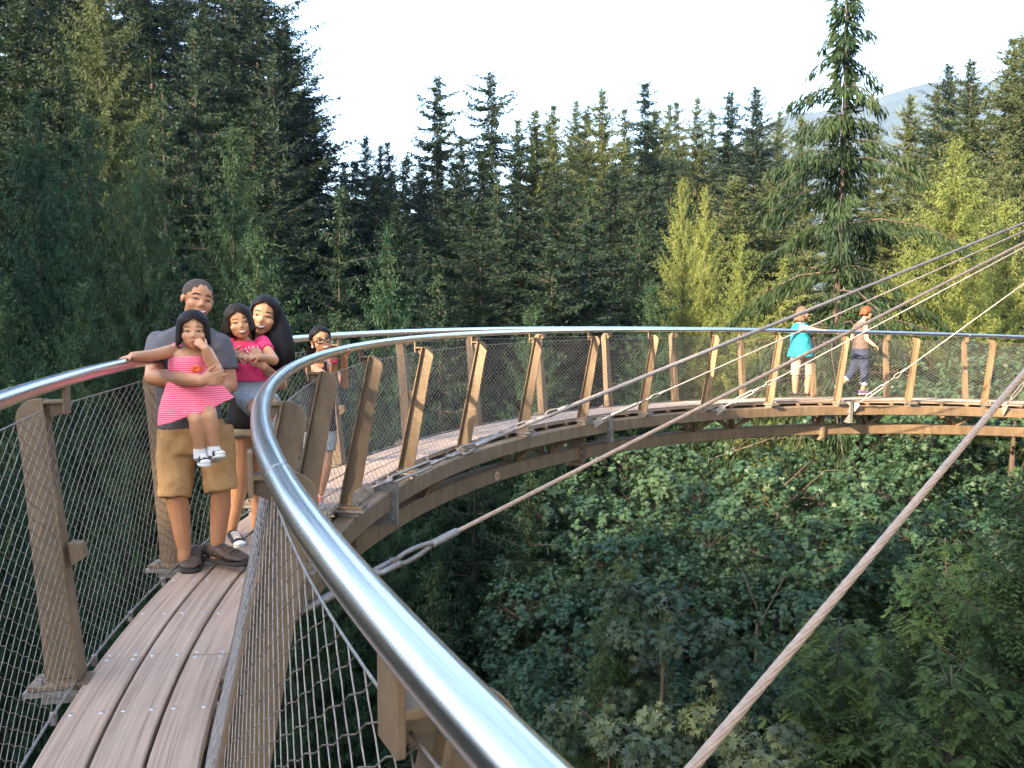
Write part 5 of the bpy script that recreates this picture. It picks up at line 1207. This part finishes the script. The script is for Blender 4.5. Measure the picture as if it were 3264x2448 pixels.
# ---------------------------------------------------------------- the girl in glasses
def glasses_girl():
    ro = person(W(.10, 10.72, 0), 'girl in glasses and black top leaning on the inner handrail with crossed hands')
    fr = frame(at(1025, 1200, 6.5), 4); r, u, f = fr; B = Body()
    H = Head(B, at(1024, 1086, 6.38), 0.20, 16, 4, -12, at(1012, 1152, 6.48), .038, .5, 1.0)
    sL, sR = at(990, 1166, 6.50), at(1050, 1172, 6.54); eL, wL = at(1066, 1222, 6.18), at(1066, 1142, 6.00); eR, wR = at(1098, 1226, 6.26), at(1098, 1140, 6.02)
    B.loft([(at(1014, 1146, 6.50), r, f, .05, .045), (at(1018, 1164, 6.50), r, f, .105, .065), (at(1022, 1240, 6.50), r, f, .10, .075), (at(1024, 1330, 6.50), r, f, .09, .075), (at(1022, 1400, 6.50), r, f, .115, .085)])
    B.limb([sL, eL, wL], [.036, .033, .023]); B.limb([sR, eR, wR], [.036, .033, .023])
    rl = W(.012, RAIL_IN, RAIL_H + .03)
    hand(B, wL, at(1066, 1108, 5.96) - wL, Vector((.8, .1, -.4)), .12, .75, 1, .1); hand(B, wR, at(1098, 1104, 5.97) - wR, Vector((.5, -.1, -.6)), .12, .75, 1, .1)
    h1, h2 = at(1000, 1400, 6.50), at(1042, 1400, 6.50); k1, k2 = at(990, 1490, 6.46), at(1038, 1490, 6.46); a1, a2 = at(978, 1588, 6.50), at(1018, 1582, 6.50)
    for h_, k, a in ((h1, k1, a1), (h2, k2, a2)): B.limb([h_, k], [.062, .042]); B.limb([k, k + (a - k) * .3, a], [.042, .042, .029])
    B.build('body', M['skin_a'], ro, .0052, 2)
    H.face(ro, .3, True, .62, .9, None, .115)
    H.hair(ro, M['hair'], .26, (.40, .39, .45), .14, 40, 60, 82, -.12, -10, 12)
    lock(ro, [at(1000, 1100, 6.5), at(996, 1130, 6.55), at(1000, 1150, 6.58)], [.05, .05, .03], M['hair'])
    inv = Matrix.Translation(-ro.location); b = MB()
    for e in (-1, 1):
        cx_ = .155 * e; pts = []
        for k in range(17):
            a = 2 * math.pi * k / 16; x = cx_ + .135 * math.cos(a) * (1 if abs(math.cos(a)) < .8 else .95); y = -.005 + .088 * math.sin(a); pts.append(H.P(x, y, max(H.zs(cx_, 0) + .05, H.zs(x, y) + .02)))
        b.tube(pts, .0042, 6, False); b.tube([H.P(cx_ + .13 * e, .03, H.zs(.2, .03) + .04), H.P(.37 * e, .03, .05), H.P(.385 * e, .02, -.06)], .0032, 6)
    b.tube([H.P(-.025, .01, H.zs(0, .01) + .07), H.P(.025, .01, H.zs(0, .01) + .07)], .0035, 6)
    o = b.build('glasses', M['glasses'], ro, True); o.matrix_parent_inverse = inv
    for e in (-1, 1):
        q = Body(); q.ell(H.P(.37 * e, -.15, 0), (.010, .012, .010), H.fr, 8, 6); o = q.b.build('earring', M['nail'], ro, True); o.matrix_parent_inverse = inv
    q = Body(); d = (wL - eL).normalized(); q.cuff([wL - d * .03, wL - d * .005], [.030, .030]); q.build('wristband', M['pink'], ro, .004, 1)
    K = Body(); K.loft([(at(1018, 1172, 6.50), r, f, .095, .072), (at(1020, 1240, 6.50), r, f, .112, .088), (at(1022, 1330, 6.50), r, f, .110, .09), (at(1022, 1372, 6.50), r, f, .128, .098)])
    for x in (1000, 1038): K.cuff([at(x, 1158, 6.56), at(x, 1156, 6.47), at(x, 1184, 6.42)], [.016, .016, .018], 8)
    K.build('tank_top', M['black'], ro, .006, 3)
    K = Body(); K.loft([(at(1022, 1365, 6.50), r, f, .118, .092), (at(1022, 1405, 6.50), r, f, .126, .096), (at(1022, 1418, 6.5), r, f, .12, .09)])
    for h_, k in ((h1, k1), (h2, k2)): K.cuff([h_ + Vector((0, 0, .03)), h_ + (k - h_) * .40], [.078, .074])
    K.build('shorts', M['denim_pale'], ro, .006, 3)
    for a, t in ((a1, Vector((-.03, -.12, 0))), (a2, Vector((.01, -.13, 0)))):
        z0 = zf(.1) + .004; hl = Vector((a.x, a.y + .035, z0)); q = Body(); q.cuff([a + Vector((0, 0, .035)), a - Vector((0, 0, .03))], [.034, .033]); q.build('sock', M['white'], ro, .005, 1)
        shoe(ro, hl, hl + t * 1.45, .075, .065, M['shoe_grey'], M['white'], laces=M['shoe_pink'], name='trainer', sole_h=.02)
glasses_girl()
# ---------------------------------------------------------------- two women on the far side
def far_woman(a, D):
    pass
def teal_woman():
    D = 16.15; ro = person(at(2560, 1262, D), 'woman in turquoise top and cream trousers with one hand on the handrail'); B = Body()
    fr = frame(at(2555, 1100, D), 62); r, u, f = fr
    H = Head(B, at(2560, 1000, D), 0.235, 75, 0, 0, at(2552, 1030, D), .055)
    sN, sF = at(2556, 1044, D - .16), at(2556, 1044, D + .16)
    B.loft([(at(2552, 1028, D), r, f, .07, .06), (at(2552, 1042, D), r, f, .18, .10), (at(2552, 1080, D), r, f, .17, .13), (at(2556, 1120, D), r, f, .19, .15)])
    e, w1 = at(2608, 1056, D - .30), at(2650, 1058, D - .45); B.limb([sN, e, w1], [.062, .05, .034]); hand(B, w1, at(2680, 1064, D - .5) - w1, Vector((0, 0, -1)), .18, .35, 1)
    B.limb([sF, at(2580, 1090, D + .25), at(2600, 1110, D + .2)], [.055, .045, .034])
    h1, h2 = at(2540, 1130, D - .02), at(2572, 1130, D + .05); k1, k2 = at(2536, 1190, D - .05), at(2578, 1190, D + .05); a1, a2 = at(2534, 1251, D - .05), at(2572, 1251, D + .02)
    for h_, k, a in ((h1, k1, a1), (h2, k2, a2)): B.limb([h_, k], [.10, .066]); B.limb([k, k + (a - k) * .3, a], [.064, .068, .042])
    B.build('body', M['skin_c'], ro, .010, 2)
    H.face(ro, .2, False, .7, .8, M['hair_blond'], .13)
    H.hair(ro, M['hair_blond'], .72, (.46, .44, .52), .13, 60, 55, 62, .22, 0, 21, wave=.06)
    K = Body(); K.loft([(at(2552, 1030, D), r, f, .12, .10), (at(2552, 1042, D), r, f, .20, .13), (at(2552, 1078, D), r, f, .20, .17), (at(2553, 1112, D), r, f, .225, .20), (at(2552, 1137, D), r, f, .25, .225, lambda a: .05 * math.sin(5 * a))], 32)
    K.build('top', M['teal'], ro, .011, 3)
    K = Body(); K.loft([(at(2555, 1120, D), r, f, .19, .17), (at(2556, 1140, D), r, f, .18, .16)])
    for h_, k in ((h1, k1), (h2, k2)): K.cuff([h_ + Vector((0, 0, .05)), (h_ + k) / 2, k + Vector((0, 0, -.04))], [.125, .10, .085])
    K.build('trousers', M['cream'], ro, .011, 3)
    for a in (a1, a2): shoe(ro, a + Vector((-.09, 0, -.062)), a + Vector((.16, .03, -.062)), .09, .055, M['canvas'], M['dark_sole'], name='shoe', sole_h=.012)
teal_woman()
def jeans_woman():
    D = 16.45; ro = person(at(2745, 1262, D), 'red-haired woman in taupe vest and rolled jeans walking to the right'); B = Body()
    fr = frame(at(2745, 1080, D), 115); r, u, f = fr
    H = Head(B, at(2764, 998, D - .02), 0.225, 100, -6, 6, at(2748, 1028, D), .050)
    sN, sF = at(2758, 1040, D - .13), at(2728, 1042, D + .12)
    B.loft([(at(2746, 1024, D), r, f, .06, .06), (at(2745, 1040, D), r, f, .17, .09), (at(2744, 1078, D), r, f, .15, .11), (at(2745, 1120, D), r, f, .165, .13)])
    e, w1 = at(2763, 1082, D - .18), at(2786, 1100, D - .28); B.limb([sN, e, w1], [.055, .044, .031]); hand(B, w1, at(2800, 1110, D - .3) - w1, Vector((-.5, 0, -.5)), .17, .6, 1)
    B.limb([sF, at(2716, 1080, D + .16), at(2730, 1098, D + .2)], [.050, .042, .031])
    h1, h2 = at(2754, 1128, D - .04), at(2738, 1128, D + .06); k1, k2 = at(2757, 1186, D - .03), at(2718, 1186, D + .06); a1, a2 = at(2750, 1243, D - .04), at(2686, 1220, D + .06)
    for h_, k, a in ((h1, k1, a1), (h2, k2, a2)): B.limb([h_, k], [.10, .062]); B.limb([k, k + (a - k) * .3, a], [.060, .060, .040])
    B.limb([a2, at(2672, 1232, D + .05), at(2664, 1246, D + .04)], [.038, .035, .025])
    B.build('body', M['skin_c'], ro, .010, 2)
    H.face(ro, .1, False, .7, .8, M['hair_red'], .13)
    H.hair(ro, M['hair_red'], .34, (.48, .46, .54), .12, 56, 56, 74, -.10, 0, 33, wave=.08)
    q = Body(); q.ell(H.P(.0, .02, .40), (.055, .018, .02), H.fr, 10, 6); o = q.b.build('sunglasses', M['glasses'], ro, True); o.matrix_parent_inverse = Matrix.Translation(-ro.location)
    K = Body(); K.loft([(at(2746, 1026, D), r, f, .10, .09), (at(2745, 1042, D), r, f, .175, .115), (at(2744, 1078, D), r, f, .168, .135), (at(2745, 1113, D), r, f, .18, .15)], 28); K.build('vest', M['taupe'], ro, .011, 3)
    K = Body(); K.loft([(at(2745, 1108, D), r, f, .172, .145), (at(2746, 1130, D), r, f, .185, .16), (at(2747, 1142, D), r, f, .17, .15)])
    for h_, k, a in ((h1, k1, a1), (h2, k2, a2)): K.limb([h_, k], [.118, .082]); K.cuff([k - (a - k) * .02, k + (a - k) * .62], [.082, .072])
    K.build('jeans', M['denim_dark'], ro, .011, 3)
    for k, a in ((k1, a1), (k2, a2)):
        q = Body(); q.cuff([k + (a - k) * .58, k + (a - k) * .74], [.077, .077]); q.build('cuff', M['denim_pale'], ro, .010, 1)
    shoe(ro, a1 + Vector((-.07, 0, -.085)), a1 + Vector((.18, .03, -.085)), .09, .07, M['purple'], M['white'], name='trainer', sole_h=.02)
    hl = at(2660, 1232, D + .05); shoe(ro, hl, at(2672, 1268, D + .03), .085, .05, M['white'], M['white'], name='trainer', sole_h=.018)
jeans_woman()
# ================================================================ the evening air
def haze():
    b = MB(); x0, x1, y0, y1, z0, z1 = -6100, 6100, -3100, 9100, -80, 800
    b.box8([(x0, y0, z0), (x1, y0, z0), (x1, y1, z0), (x0, y1, z0), (x0, y0, z1), (x1, y0, z1), (x1, y1, z1), (x0, y1, z1)])
    m = bpy.data.materials.new('haze'); m.use_nodes = True; t = m.node_tree; t.nodes.remove(t.nodes['Principled BSDF'])
    v = t.nodes.new('ShaderNodeVolumePrincipled'); v.inputs['Color'].default_value = (0.45, 0.68, 1.0, 1); v.inputs['Density'].default_value = 0.00010; v.inputs['Anisotropy'].default_value = 0.2
    t.links.new(v.outputs[0], t.nodes['Material Output'].inputs['Volume'])
    o = b.build('haze', m); tag(o, kind='stuff')
haze()
